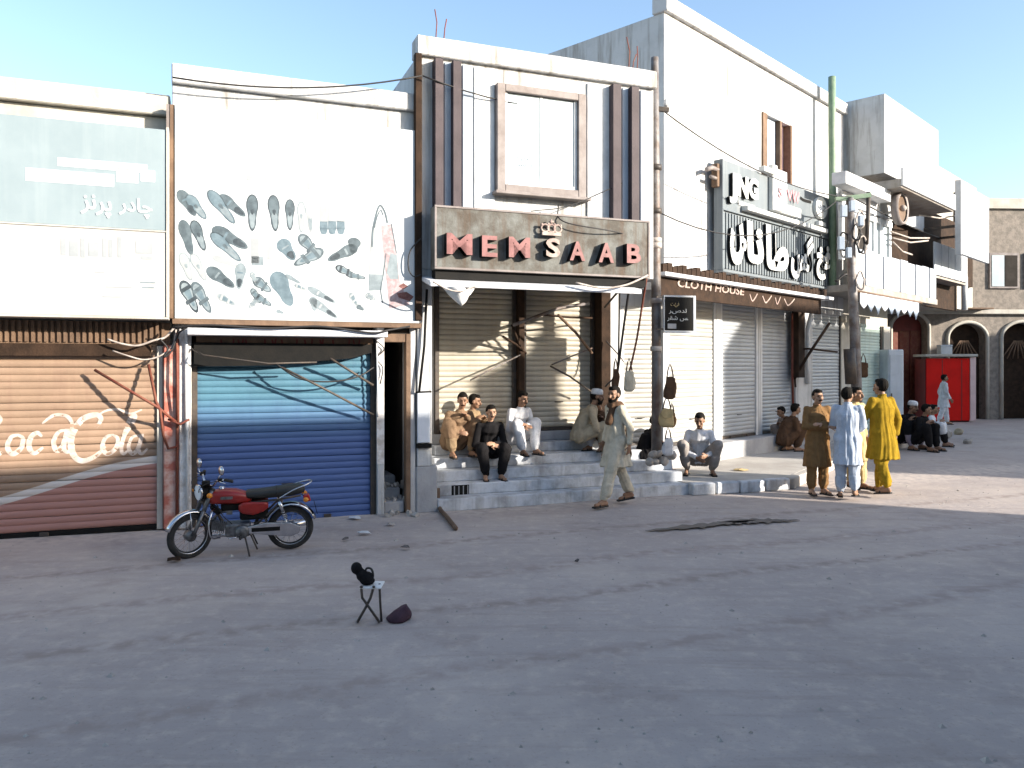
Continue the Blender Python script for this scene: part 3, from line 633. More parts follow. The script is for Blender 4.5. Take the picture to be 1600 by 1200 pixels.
# the sign box with raised letters
NS3 = -.42
sg3 = empty('shop_sign', 'rusty grey sign box with raised pink letters MEMSAAB and a crown', 'sign', L)
xa, xb, za, zb = L.su(680, NS3), L.su(1014, NS3), L.zv(680, 420, NS3), L.zv(680, 320, NS3)
box('panel', M['rust_sign'], sg3, xa, xb, NS3, -.17, za, zb, .01)
fr = MB()
for z_ in (za, zb-.03): fr.box(xa-.012, xb+.012, NS3-.014, NS3-.001, z_, z_+.03)
for x_ in (xa-.012, xb-.02): fr.box(x_, x_+.032, NS3-.013, NS3-.001, za+.031, zb-.031)
fr.build('sign_frame', M['frame_grey'], sg3, .004)
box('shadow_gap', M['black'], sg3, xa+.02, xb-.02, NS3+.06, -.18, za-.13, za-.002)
for ch, ua, ub, va, vb in (('M', 697, 737, 364, 397), ('E', 752, 776, 368, 401), ('M', 794, 827, 370, 402), ('S', 852, 874, 372, 402), ('A', 889, 913, 377, 407), ('A', 934, 958, 379, 410), ('B', 978, 1000, 381, 411)):
    xA = L.su(ua, NS3-.09); zA = L.zv(ua, vb, NS3-.09); wd_, hg_ = L.su(ub, NS3-.09)-xA, L.zv(ua, va, NS3-.09)-zA
    lt = text('letter', ch, M['cream_letter'] if ch in 'S' else M['pink_letter'], sg3, xA, NS3-.122, zA, .4, .0015, wd_, hg_, .012)
    text('letter_return', ch, M['black'], lt, xA, NS3-.061, zA, .4, .0595, wd_, hg_, .012)
cx, cz = L.su(862, NS3-.09), L.zv(862, 368, NS3-.09)
crown = MB(); crown.prism([(cx-.15, cz), (cx+.15, cz), (cx+.15, cz+.045), (cx-.15, cz+.045)], NS3-.1, NS3-.05)
for t in (-1, 0, 1):
    crown.tube([(cx+.1*t+.06*math.cos(a_), NS3-.075, cz+.105+.055*math.sin(a_)) for a_ in [i*math.pi/7 for i in range(15)]], .016, 6)
for t in (-.15, -.05, .05, .15): crown.ell((cx+t, NS3-.075, cz+.17-.35*abs(t)*.3), .022, None, 8, 6)
crown.tube([(cx, NS3-.075, cz+.16), (cx, NS3-.075, cz+.235)], .014, 6); crown.tube([(cx-.035, NS3-.075, cz+.205), (cx+.035, NS3-.075, cz+.205)], .014, 6)
crown.build('crown', M['cream_letter'], sg3)

# ================================================================ corner shop with the cloth house shutters (second stretch of street)
b4 = empty('shop_building', 'tall white shop with four pale roller shutters under brown awning', 'building', RR)
bz = .53; sz1 = 3.46
q0, q1 = RR.su(1031, 0), RR.su(1312, 0)
for ua, ub, m in ((1041, 1114, 'white_slat'), (1124, 1180, 'steel_slat'), (1187, 1236, 'steel_slat'), (1265, 1311, 'steel_slat')):
    shutter(b4, RR.su(ua), RR.su(ub), .0, bz, sz1, M[m], M['white_paint'] if ub < 1300 else M['steel_dark'])
wl = MB().box(q0, RR.su(1041)-.04, -.08, .4, bz, sz1).box(RR.su(1114)+.04, RR.su(1124)-.04, -.06, .4, bz, sz1).box(RR.su(1180)+.036, RR.su(1187)-.036, -.06, .4, bz, sz1).box(RR.su(1236)+.04, RR.su(1265)-.04, -.10, .4, bz, sz1)
ww0, ww1 = RR.su(1190, -.1), RR.su(1236, -.1); wzz = 6.2
wl.box(q0, ww0, -.1, 7, sz1+.001, 8.9).box(ww1, q1, -.1, 7, sz1+.001, 8.9).box(ww0, ww1, -.1, 7, sz1+.001, wzz).box(ww0, ww1, -.1, 7, 7.9, 8.9).box(q0, q1, .12, 7, 0, sz1).box(ww0, ww1, .5, 7, wzz, 7.9)
wl.build('wall', M['white_wall'], b4, .006)
box('parapet', M['white_wall'], b4, q0-.05, q1+.05, -.2, .15, 8.902, 9.2, .015)
wn = MB().box(ww0, ww0+.22, -.14, .3, wzz, 7.9).box(ww1-.1, ww1, -.14, .3, wzz, 7.9).box(ww0+.9, ww0+1.0, -.12, .1, wzz, 7.9).build('window', M['mid_brown'], b4, .008)
box('pane', M['pale_blue'], wn, ww0+.221, ww0+.899, .0, .02, wzz, 7.9); box('curtain', M['curtain_pink'], wn, ww0+1.001, ww1-.101, .05, .09, wzz, 7.9)
box('platform', M['concrete'], b4, q0-.3, q1+.3, -.42, .3, .0, bz-.003, .015)
# awning: brown back board, white edge, hanging name board
na = -.95; ax0, ax1 = RR.su(1040, na), RR.su(1303, na); az = RR.zv(1040, 424, na)
box('canopy', M['canopy_white'], b4, ax0, ax1, na, -.101, az-.07, az+.0, .01)
bb = MB()
for i in range(44):
    a = ax0+.1+(ax1-ax0-.2)*i/44; bb.box(a, a+(ax1-ax0)/44*.86, na+.12, na+.2, az+.004, az+.16+.03*math.sin(i*2.1))
bb.build('awning_rack', M['dark_brown'], b4)
box('name_board', M['dark_brown'], b4, ax0+.05, ax1-.4, na+.14, na+.2, az-.42, az-.074, .006)
text('lettering', 'CLOTH HOUSE', M['cream_letter'], b4, RR.su(1058, na+.13), na+.132, RR.zv(1058, 448, na+.13), .2, .004, RR.su(1162, na+.13)-RR.su(1058, na+.13), .15, .004, slant=.25)
for i, (a, w) in enumerate(((1172, 12), (1192, 14), (1212, 8), (1226, 16))):
    p0 = RR.su(a, na+.13); w_ = RR.su(a+w, na+.13)-p0; zz = az-.32
    MB().ribbon(smooth_line([(p0, zz+.15), (p0+w_*.3, zz+.02), (p0+w_*.6, zz+.06), (p0+w_, zz+.18)], 5), .03, lambda x, z: na+.135).build('lettering', M['cream_letter'], b4)
# pillar clutter beside the last shutter
arm(b4, [(1280, 478, -.6), (1267, 492, -.55), (1262, 515, -.4), (1261, 560, -.2), (1262, 600, -.16)], .05, 'white_paint', RR)
arm(b4, [(1241, 592, -.15), (1262, 556, -.5), (1296, 505, -.6)], .035, 'dark_brown', RR); arm(b4, [(1242, 545, -.15), (1265, 545, -.4), (1308, 550, -.5)], .025, 'dark_brown', RR)
arm(b4, [(1240, 515, -.14), (1250, 535, -.16), (1240, 560, -.14), (1243, 605, -.14)], .025, 'steel_dark', RR)
arm(b4, [(1238, 490, -.14), (1238, 580, -.14), (1240, 672, -.14)], .03, 'rust_red', RR)
MB().box(RR.su(1248, -.3), RR.su(1258, -.3), -.3, -.12, RR.zv(1250, 590, -.3), sz1).build('post', M['dark_brown'], b4, .01)

NJ = -.38
sg4 = empty('shop_sign', 'tall blue grey sign with white raised letters JNG and white script below', 'sign', RR)
def J(u, v, n=NJ): return RR.su(u, n), RR.zv(u, v, n)
jx0, jx1 = RR.su(1129, NJ), RR.su(1302, NJ); jz0, jz1, jzm = RR.zv(1131, 421, NJ), RR.zv(1130, 249, NJ), RR.zv(1130, 327, NJ)
box('upper_panel', M['jng_blue'], sg4, jx0, jx1, NJ, -.2, jzm+.02, jz1, .006)
box('lower_panel', M['jng_groove'], sg4, jx0, jx1, NJ+.02, -.2, jz0, jzm-.02, .006)
k = 46
for i in range(k):
    a = jx0+(jx1-jx0)*i/k; box('rib', M['jng_blue'], sg4, a+.006, a+(jx1-jx0)/k*.62, NJ-.012, NJ+.019, jz0+.03, jzm-.05)
fr = MB().box(jx0-.03, jx1+.03, NJ-.03, -.2, jzm-.018, jzm+.018).box(jx0-.03, jx1+.03, NJ-.03, -.2, jz0-.05, jz0-.002).box(jx1+.002, jx1+.05, NJ-.025, -.2, jz0, jzm-.02).box(jx0-.04, jx0-.002, NJ-.025, -.2, jz0, jz1)
fr.build('sign_frame', M['jng_blue'], sg4, .005)
ln = NJ-.085
def put(body, m, u0, u1, v0, v1, bold=.012, ext=.03, name='letter', n=ln):
    x, z = J(u0, v1, n); x1, z1 = J(u1, v1, n)[0], J(u0, v0, n)[1]
    o = text(name, body, m, sg4, x, n, z, .4, ext if ext < .02 else .006, x1-x, z1-z, bold)
    if ext > .02: text('letter_return', body, M['black'], o, x, (n+.007+NJ-.02)/2, z, .4, abs(NJ-.02-n-.007)/2, x1-x, z1-z, bold)  # black sides stand in for the shadows of the raised letters
    return o
put('J', M['letter_white'], 1140, 1152, 268, 316, .02); put('N', M['letter_white'], 1153, 1169, 272, 306, .02); put('G', M['letter_white'], 1170, 1185, 276, 309, .02)
x, z = J(1153, 314); x1 = J(1178, 314)[0]; box('tag_line', M['letter_white'], sg4, x, x1, NJ-.02, NJ-.003, z-.08, z)
x, z = J(1158, 322); x1 = J(1284, 322)[0]; box('underline', M['letter_white'], sg4, x, x1, NJ-.16, NJ-.003, z-.1, z, .006)
x, z = J(1190, 270); x1, z1 = J(1203, 270)[0], 0; box('badge_bar', M['letter_white'], sg4, J(1185, 0)[0], J(1204, 0)[0], NJ-.14, NJ-.003, z+.0, z+.11, .006)
xL = J(1206, 0, ln)[0]; zL = J(1206, 328, ln)[1]
MB().box(xL, xL+.22, ln-.03, NJ-.003, zL, zL+1.02).box(xL+.221, J(1250, 0, ln)[0], ln-.03, NJ-.003, zL, zL+.22).build('logo_frame', M['letter_white'], sg4, .01)
box('logo_board', M['flex_white'], sg4, xL+.23, J(1226, 0)[0], NJ-.06, NJ-.003, zL+.25, zL+.98, .006)
for i, (cc, u0) in enumerate((('U', 1211), ('S', 1217))): put(cc, M['letter_pink'] if i else M['print_mid'], u0, u0+5, 292, 308, .004, .006, 'letter', NJ-.075)
put('V', M['letter_pink'], 1230, 1238, 296, 312, .01, .02); put('W', M['letter_pink'], 1238, 1249, 297, 315, .01, .02)
MB().ribbon(smooth_line([J(1250, 309), J(1256, 313), J(1267, 316)], 5), .07, lambda x, z: NJ-.01).build('swoosh', M['black'], sg4)
bx, bz_ = J(1284, 325, ln); pl = [(bx+.34*math.cos(a)*(1 if abs(math.cos(a)) > .5 else .9), bz_+.27*math.sin(a)) for a in [i*math.pi/8 for i in range(16)]]
MB().prism(pl, ln, NJ-.003).build('badge', M['letter_white'], sg4)
text('lettering', 'ABCD', M['ink'], sg4, bx-.24, ln-.004, bz_-.07, .2, .002, .48, .15, .004)
MB().box(bx-.2, bx+.2, ln-.02, NJ-.003, bz_-.44, bz_-.34).box(bx-.1, bx+.1, ln-.02, NJ-.003, bz_-.56, bz_-.48).build('badge_bar', M['letter_white'], sg4, .006)
for body, u0, u1, v0, v1 in (('\ufb9f', 1141, 1166, 344, 412), ('\ufe8e\ufee7', 1167, 1193, 344, 410), ('\ufe8e\ufec3', 1197, 1232, 350, 420), ('\ufeb2\ufb94', 1236, 1271, 360, 434), ('\ufea6\ufed3', 1276, 1298, 380, 436)):
    put(body, M['letter_white'], u0, u1, v0, v1, .02, .04)
arm(sg4, [(1128, 268, -.3), (1112, 262, -.3), (1104, 265, -.3)], .05, 'frame_grey', RR); arm(sg4, [(1128, 282, -.3), (1110, 276, -.3)], .04, 'frame_grey', RR)
MB().box(RR.su(1118, -.3), RR.su(1128, -.3), -.34, -.2, RR.zv(1120, 292, -.3), RR.zv(1120, 256, -.3)).build('bracket', M['mid_brown'], sg4, .01)
gp_ = MB().tube([RR.p(1301, 455, -.5), RR.p(1301, 330, -.5), RR.p(1300, 200, -.5), RR.p(1300, 120, -.5)], .09, 10)
tag(gp_.build('drain_pipe', M['green_pipe']), 'green drain pipe running up beside blue grey sign', 'pipe'); bpy.data.objects['drain_pipe'].location = (RR.ox, RR.oy, 0); bpy.data.objects['drain_pipe'].rotation_euler = (0, 0, RR.a)

# ================================================================ balcony house farther down
b5 = empty('balcony_house', 'old house with white boarded balcony and deep brown eaves', 'house', RR)
r0, r1, r2 = RR.su(1314, 0)+.02, RR.su(1400, 0), RR.su(1460, 0)
NB = -1.1
wl = MB().box(r0, RR.su(1392, 0), .1, 6, 3.3, 9.2).box(RR.su(1392, 0)+.001, RR.su(1530, 0), .1, 6, 4.25, 9.2).box(r0, RR.su(1345, 0), .0, .5, 0, 3.3).box(RR.su(1381, 0), RR.su(1391, 0), .0, .5, 0, 3.3).box(RR.su(1345), RR.su(1381), .3, .5, 0, 3.3)
wl.build('wall', M['cream_wall'], b5, .006)
shutter(b5, RR.su(1346), RR.su(1380), .1, .1, 3.3, M['green_slat'], M['steel_dark'])
p0, p1 = RR.su(1337, NB), RR.su(1462, NB); z0b, z1b = RR.zv(1337, 443, NB), RR.zv(1337, 387, NB)
for i in range(10):                                    # boarded balcony front
    a = p0+(p1-p0)*i/10; box('board', M['panel_white'], b5, a+.03, a+(p1-p0)/10-.03, NB-.02*(i % 2), NB+.04, z0b, z1b+.02*math.sin(i*1.7), .006)
box('balcony_rail', M['frame_grey'], b5, p0, p1, NB+.041, NB+.08, z1b-.12, z1b-.02); box('balcony_floor', M['slab_grey'], b5, p0-.05, p1+.05, NB-.04, .099, z0b-.18, z0b-.012, .01)
box('board', M['panel_white'], b5, p1-.03, p1+.0, NB+.09, .099, z0b, z1b, .006)
# rooms above the balcony: white mullioned front, then an open dark loggia
zr = RR.zv(1320, 300, NB+.2); m0, m1 = RR.su(1316, NB+.2), RR.su(1391, NB+.2)
fr = MB()
for u in (1316, 1336, 1356, 1366, 1376, 1390): fr.box(RR.su(u, NB+.2), RR.su(u, NB+.2)+.16, NB+.2, NB+.3, z1b-.3, zr)
fr.box(m0, m1+.16, NB+.19, NB+.31, zr-.28, zr+.3).box(m0, m1+.16, NB+.19, NB+.31, z1b+.9, z1b+1.05).build('gallery_front', M['white_paint'], b5, .008)
for ua, ub in ((1318, 1336), (1338, 1356), (1358, 1366), (1368, 1376), (1378, 1390)):
    box('pane', M['glass'] if ua > 1350 else M['dark_void'], b5, RR.su(ua, NB+.25), RR.su(ub, NB+.25), NB+.26, NB+.28, z1b-.2, z1b+.9)
    box('panel', M['panel_white'], b5, RR.su(ua, NB+.25)+.0, RR.su(ub, NB+.25), NB+.24, NB+.29, z1b+1.051, zr-.3)
sl0 = RR.zv(1312, 276, NB-.3)
box('sunshade', M['white_paint'], b5, RR.su(1322, NB-.15), RR.su(1392, NB-.15), NB-.15, NB+.19, sl0, sl0+.3, .01)
box('loggia_back', M['dark_brown'], b5, m1+.17, r2+2.6, -.02, .098, z0b, zr+1.0)
ez = RR.zv(1312, 247, NB-.5)
box('eaves', M['slab_grey'], b5, r0-.2, RR.su(1490, NB-.5), NB-.5, .099, ez, ez+.22, .01); box('eaves_edge', M['white_paint'], b5, r0-.2, RR.su(1490, NB-.5), NB-.56, NB-.501, ez+.04, ez+.5, .01)
box('upper_wall', M['white_wall'], b5, r0+.1, RR.su(1466, NB), NB, .098, ez+.501, ez+2.6, .01)
fan = MB(); fc = RR.p(1406, 326, NB-.2); fan.lathe([(.36, -.08), (.42, -.1), (.44, 0), (.42, .1), (.36, .08)], fc, 'Y', 22); fan.build('dish_rim', M['frame_grey'], b5)
MB().lathe([(.0, .06), (.2, .03), (.35, -.04)], fc, 'Y', 18).build('dish', M['mid_brown'], b5); MB().ell(fc+Vector((0, -.08, 0)), .09).build('dish_hub', M['wire_pale'], b5)
MB().bar(fc+Vector((.1, .1, 0)), RR.p(1420, 330, -.02), .06).build('dish_arm', M['steel_dark'], b5)
box('loggia_panel', M['panel_white'], b5, RR.su(1412, -.2), RR.su(1442, -.2), -.24, -.18, RR.zv(1425, 355, -.2), RR.zv(1425, 322, -.2), .01)
for i, (a, b_, c, d) in enumerate(((1392, 362, 1452, 372), (1395, 372, 1450, 376), (1395, 378, 1425, 398), (1436, 336, 1500, 336))):
    MB().tube([RR.p(a, b_, NB+.1), RR.p((a+c)/2, (b_+d)/2+5, NB+.1), RR.p(c, d, NB+.1)], .025, 5).build('washing_line', M['wire_pale'], b5)
# scalloped valance under the balcony
v0, v1 = RR.su(1344, NB-.1), RR.su(1436, NB-.1); vz = RR.zv(1344, 457, NB-.1)
for i in range(9):
    a = v0+(v1-v0)*i/9; w_ = (v1-v0)/9
    MB().prism([(a+.01, vz), (a+.01, vz-.25), (a+w_*.25, vz-.34), (a+w_*.5, vz-.38-.06*(i % 3)), (a+w_*.75, vz-.33), (a+w_-.01, vz-.25), (a+w_-.01, vz)], NB-.1, NB-.085).build('valance_flap', M['pale_blue'] if i % 3 else M['k_white'], b5)
MB().tube([(v0-.2, NB-.08, vz+.02), (v1+.3, NB-.08, vz+.02)], .03, 6).build('valance_rail', M['mid_brown'], b5)

# ================================================================ arched building at the end, second balcony, tall white sign
EE = Frame((1386-HU)/F*31.3, 31.3, R(3))               # a cross front closing the view, facing the viewer
b6 = empty('arcade_building', 'brown stone building with dark red arched doorway beyond balcony house', 'building', EE)
t0, t1 = EE.su(1380, 0), EE.su(1660, 0); topz = EE.zv(1450, 486, 0)
arch_spans = [(EE.su(1393), EE.su(1449), EE.zv(1420, 512)), (EE.su(1482), EE.su(1540), EE.zv(1510, 528)), (EE.su(1566), EE.su(1626), EE.zv(1590, 528))]
def archpoly(x0, x1, zs, n=14):
    c, r = (x0+x1)/2, (x1-x0)/2
    return [(c+r*math.cos(math.pi-math.pi*i/n), zs+r*.78*math.sin(math.pi*i/n)) for i in range(n+1)]
wl = MB(); xp = t0
for x0, x1, zs in arch_spans:
    P = archpoly(x0, x1, zs); wl.box(xp, x0-.001, 0, .5, 0, topz); xp = x1+.001
    n_ = len(P); fr_ = [(x, 0, z) for x, z in P]+[(x, 0, topz) for x, z in P]; bk = [(x, .5, z) for x, _, z in fr_]
    wl.add(fr_+bk, [(i, i+1, n_+i+1, n_+i) for i in range(n_-1)]+[(2*n_+i, 3*n_+i, 3*n_+i+1, 2*n_+i+1) for i in range(n_-1)]+[(i, 2*n_+i, 2*n_+i+1, i+1) for i in range(n_-1)])
wl.box(xp, t1, 0, .5, 0, topz); wl.box(t0, t1, .02, 6, topz+.002, 8.3); wl.build('wall', M['stone_wall'], b6)
for k_, (x0, x1, zs) in enumerate(arch_spans):
    P = archpoly(x0-.05, x1+.05, zs)
    MB().tube([(P[0][0], -.03, 0)]+[(x, -.03, z) for x, z in P]+[(P[-1][0], -.03, 0)], .075, 6).build('arch_trim', M['cream_wall'], b6)
    box('arch_door', M['dark_red'] if k_ == 0 else M['dark_brown'], b6, x0, x1, .42, .49, 0, topz)
    if k_:
        for i in range(7): MB().tube([(x0+(x1-x0)*(i+.5)/7, .2, 2.4), ((x0+x1)/2+(i-3)*.05, .2, zs-.1)], .025, 5).build('arch_grille', M['mid_brown'], b6)
    else:
        for i in range(3): box('door_panel', M['rust_red'], b6, x0+.08+i*(x1-x0-.1)/3, x0+.02+(i+1)*(x1-x0-.1)/3, .38, .419, .1, zs-.1, .01)
box('cornice', M['cream_wall'], b6, t0, t1, -.18, -.001, topz-.12, topz+.06, .02)
for k_, u in enumerate((1470, 1545, 1600)):
    w = box('window', M['frame_grey'], b6, EE.su(u), EE.su(u)+1.2, -.06, .019, topz+.9, topz+2.3, .01); box('pane', M['glass'], w, EE.su(u)+.08, EE.su(u)+.58, -.075, -.061, topz+.98, topz+2.2); box('pane', M['dark_void'], w, EE.su(u)+.62, EE.su(u)+1.12, -.075, -.061, topz+.98, topz+2.2)
box('shop_awning', M['mid_brown'], b6, EE.su(1452), EE.su(1530), -.9, -.19, topz+.02, topz+.08, .01)
box('parapet', M['cream_wall'], b6, t0, t1, -.1, .3, 8.302, 8.7)
NB2 = -.6; NA = 1.2; y0_, y1_ = RR.su(1460, NB2), RR.su(1512, NB2)
zfl = RR.zv(1460, 432, NB2)
for i in range(5):
    a = y0_+(y1_-y0_)*i/5; box('board', M['panel_white'], b5, a+.03, a+(y1_-y0_)/5-.03, NB2, NB2+.05, RR.zv(1460, 428, NB2), RR.zv(1460, 377, NB2), .008)
box('balcony_floor', M['slab_grey'], b5, y0_-.1, y1_+.1, NB2+.06, .09, zfl, zfl+.16); box('loggia_back', M['dark_brown'], b5, r2+2.61, y1_+3, -.02, .098, zfl+.17, RR.zv(1460, 318, NB2)+1.2)
for u in (1507,): MB().tube([RR.p(u, 433, NB2+.3), RR.p(u, 484, NB2+.3)], .11, 8).build('bracket_post', M['white_paint'], b5)
sg5 = empty('hoarding', 'tall blank white hoarding on steel frame above far balcony', 'sign', RR)
NH = -1.4; h0 = RR.su(1501, NH)
box('panel', M['panel_white'], sg5, h0, h0+3.4, NH, NH+.12, RR.zv(1501, 396, NH), RR.zv(1501, 284, NH), .01)
box('sign_frame', M['white_paint'], sg5, h0-.06, h0-.004, NH-.03, NH+.15, RR.zv(1501, 398, NH), RR.zv(1501, 281, NH), .006)
for dx in (.3, 2.6): MB().bar((h0+dx, NH+.13, RR.zv(1501, 350, NH)), (h0+dx, .1, RR.zv(1501, 350, NH)), .08).build('stay', M['steel_dark'], sg5)

# ================================================================ the houses across the street, behind the viewer, whose shade lies over the road
KR = SLOPE
for nm, (sa, sb, hz), lab in (('corner_house', (17.9, 22.4, 13.5*KR+.64), 'corner house across the street with an added shadow-casting panel on its roof'), ('row_house', (14.7, 17.85, 13*KR+1.42), 'taller plain row house across the street behind the viewer'), ('row_house', (-9, 14.65, 13*KR+.9), 'long plain row house across the street behind the viewer')):
    o = empty(nm, lab, 'house', L); wl = MB().box(sa, sb, -22, -13, 0, hz).build('wall', M['cream_wall'], o)
    k = int((sb-sa)/1.5)
    for i in range(k):
        for fl in (1.0, 3.9):
            w = box('window', M['frame_grey'], o, sa+.3+i*1.5, sa+1.2+i*1.5, -13.001, -12.95, fl, fl+1.4); box('pane', M['glass'], w, sa+.36+i*1.5, sa+1.14+i*1.5, -12.949, -12.94, fl+.06, fl+1.34)
    if nm == 'corner_house':
        kk = 13+ND; z_ = kk*KR
        tp = [(L.su(u, ND)+kk, L.zv(u, v, ND)+z_) for u, v in ((735, 592), (822, 552), (850, 500), (866, 520), (876, 680))]
        MB().prism([(tp[0][0], hz-.3), (tp[-1][0], hz-.3)]+tp[::-1], -13.0, -12.96).build('roof_shade_panel', M['white_wall'], o)  # added unseen panel, outline shaped to cast the stepped shadow on the shutters

o = empty('far_house', 'plain house beyond the side street opening, out of view on the right', 'house', RR)
box('wall', M['cream_wall'], o, 7.94, 34, -23.2, -20.7, 0, 9.75)
for i in range(16):
    for fl in (1.0, 4.0, 7.0):
        w = box('window', M['frame_grey'], o, 8.4+i*1.6, 9.3+i*1.6, -20.699, -20.65, fl, fl+1.4); box('pane', M['glass'], w, 8.46+i*1.6, 9.24+i*1.6, -20.649, -20.64, fl+.06, fl+1.34)
# ---------------------------------------------------------------- raised pavement in front of the second stretch
def wp(s, n): p = RR.w(s, n, 0); return (p.x, p.y)
e1w = L.w(e1-.1, .02, 0)
poly = [(e1w.x, e1w.y), (3.75, 13.42), (4.7, 13.75), wp(.4, -1.9), wp(3, -1.75), wp(9, -1.5), wp(9, .2), wp(-3.4, .2), tuple(L.w(e1-.15, 1.6, 0))[:2]]
pv = MB(); n = len(poly); pv.add([(x, y, -.02) for x, y in poly]+[(x, y, .18) for x, y in poly], [tuple(range(n, 2*n))]+[(i, (i+1) % n, n+(i+1) % n, n+i) for i in range(n)])
pave = struct(pv.build('pavement', M['pavement'], None, .02, 2))
for i in range(9):                                      # kerb stones along its front
    a, b = Vector((*poly[0], 0)), Vector((*poly[1], 0)); c, d = Vector((*poly[2], 0)), Vector((*poly[3], 0))
    segs = [(a, b)]*2+[(b, c)]*2+[(c, d)]*5; k = [0, 1, 0, 1, 0, 1, 2, 3, 4][i]; m_ = [2, 2, 2, 2, 5, 5, 5, 5, 5][i]
    p, q = segs[i]; p0, p1 = p+(q-p)*(k/m_), p+(q-p)*((k+1)/m_); dd = (p1-p0).normalized(); nn = Vector((dd.y, -dd.x, 0))
    ang = math.atan2(dd.y, dd.x); rm = Euler((0, random.uniform(-.01, .01), ang)).to_matrix()
    MB().obox((p0+p1)/2+nn*.07+Vector((0, 0, .085+random.uniform(-.01, .01))), ((p1-p0).length-.025, .16, .20), rm).build('kerb_stone', M['step_stone'] if i < 4 else M['pavement'], pave, .02)

# ---------------------------------------------------------------- poles, cables, hanging things
def thing_mesh(name, mb, m, label, cat, group=None, fr=None, bevel=0):
    o = mb.build(name, m, None, bevel); tag(o, label, cat, group)
    if fr: o.location = (fr.ox, fr.oy, 0); o.rotation_euler = (0, 0, fr.a)
    return o
def at(u, v, Y): return Vector(((u-HU)/F*Y, Y, CAMZ-(v-HV)*Y/F))
PY = 13.15
pole = empty('utility_pole', 'rusty grey steel utility pole between the two rows of shops', 'pole', loc=(at(1027, 720, PY).x, PY, .0))
def lp(u, v, Y=PY): q = at(u, v, Y)-Vector(pole.location); return q
MB().tube([lp(1026, 725), lp(1026, 560), lp(1025, 430), lp(1024, 240), lp(1023, 90)], [.085, .082, .078, .07, .062], 12).build('shaft', M['steel_pole'], pole)
for v in (262, 330, 376, 384, 470, 545): MB().tube([lp(1025, v+4), lp(1025, v-4)], .094, 12).build('clamp', M['steel_dark'] if v < 360 else M['wire_pale'], pole)
MB().bar(lp(1005, 168), lp(1045, 172), .07).build('cross_arm', M['steel_dark'], pole)
for u in (1008, 1024, 1041): MB().lathe([(.0, .0), (.035, 0), (.045, .05), (.03, .07), (.04, .1), (.0, .13)], lp(u, 166), 'Z', 10).build('insulator', M['white_paint'], pole)
for i in range(8):
    a = i*.8; MB().ell(lp(1014+5*i+random.uniform(-2, 2), 716+random.uniform(-8, 6), PY-.12+.06*random.random()), (random.uniform(.05, .1), .07, random.uniform(.05, .1)), Euler((a, a, a)).to_matrix(), 8, 6).build('footing_stone', M['rubble'], pole)

PY2 = 18.6
pole2 = empty('utility_pole', 'dark steel utility pole hung with cable coils before balcony house', 'pole', loc=(at(1337, 700, PY2).x, PY2, 0))
def lp2(u, v, Y=PY2): return at(u, v, Y)-Vector(pole2.location)
MB().tube([lp2(1341, 708), lp2(1337, 560), lp2(1331, 420), lp2(1328, 310)], [.125, .118, .1, .09], 12).build('shaft', M['steel_pole'], pole2)
MB().tube([lp2(1330, 600, PY2-.2), lp2(1327, 545, PY2-.2)], .13, 10).build('sleeve', M['steel_dark'], pole2)
MB().bar(lp2(1305, 312), lp2(1360, 305), .1).build('cross_arm', M['green_pipe'], pole2)
MB().tube([lp2(1357, 300), lp2(1356, 345), lp2(1354, 382)], .05, 8).build('bracket', M['steel_dark'], pole2)
random.seed(3)
for i in range(7):
    u = random.uniform(1308, 1350); v = random.uniform(325, 440); pts = []
    for k in range(12): a = k*2*math.pi/10; pts.append(lp2(u+6*math.cos(a)+random.uniform(-1, 1), v+14*math.sin(a)+random.uniform(-2, 2), PY2-.2+.02*k))
    MB().tube(smooth_line(pts, 3), .022, 5).build('cable_coil', M['wire'] if i % 2 else M['wire_pale'], pole2)
for u, v, w, h in ((1318, 330, 5, 9), (1332, 322, 5, 8), (1345, 345, 4, 8), (1314, 380, 5, 10), (1326, 395, 4, 8)):
    q = lp2(u, v, PY2-.25); MB().obox(q, (w*.026, .12, h*.03)).build('junction_box', M['pale_blue'], pole2, .01)

def cable(pts, r, m, label, sag=0):
    P = [Vector(p) for p in pts]
    if len(P) == 2:
        P = [P[0].lerp(P[1], k/12)-Vector((0, 0, sag*4*(k/12)*(1-k/12))) for k in range(13)]
    else: P = [Vector(p) for p in smooth_line(P, 6)]
    return tag(MB().tube(P, r, 5).build('cable', M[m]), label, 'cable')
top = Vector(pole.location)+lp(1024, 164); t2 = Vector(pole2.location)+lp2(1332, 308)
cable([top, t2], .012, 'wire', 'thin dark cable sagging between the two utility poles, topmost', .35)
cable([Vector(pole.location)+lp(1026, 330), Vector(pole2.location)+lp2(1310, 312)], .012, 'wire', 'thin dark cable crossing in front of the blue grey sign', .6)
cable([Vector(pole.location)+lp(1022, 378), L.w(L.su(960, -.5), -.5, L.zv(960, 362, -.5)), L.w(L.su(880, -.5), -.5, L.zv(880, 346, -.5)), L.w(L.su(872, -.2), -.2, L.zv(872, 320, -.2))], .010, 'wire', 'thin dark cable drooping across the rusty grey sign')
cable([Vector(pole.location)+lp(1022, 262), L.w(L.su(900, -.3), -.3, L.zv(900, 318, -.3)), L.w(L.su(830, -.2), -.2, L.zv(830, 330, -.2))], .007, 'wire', 'thin cable slanting below the upstairs window to the pole')
cable([Vector(pole.location)+lp(1020, 166), L.w(L.su(660, -.2), -.2, 6.2)], .012, 'wire', 'dark cable high over the shop with pink letters', .25)
cable([L.w(L.su(660, -.2), -.2, 6.2), L.w(L.su(270, -.2), -.2, 5.75), ], .012, 'wire', 'dark cable high over the shoe billboard', .15)
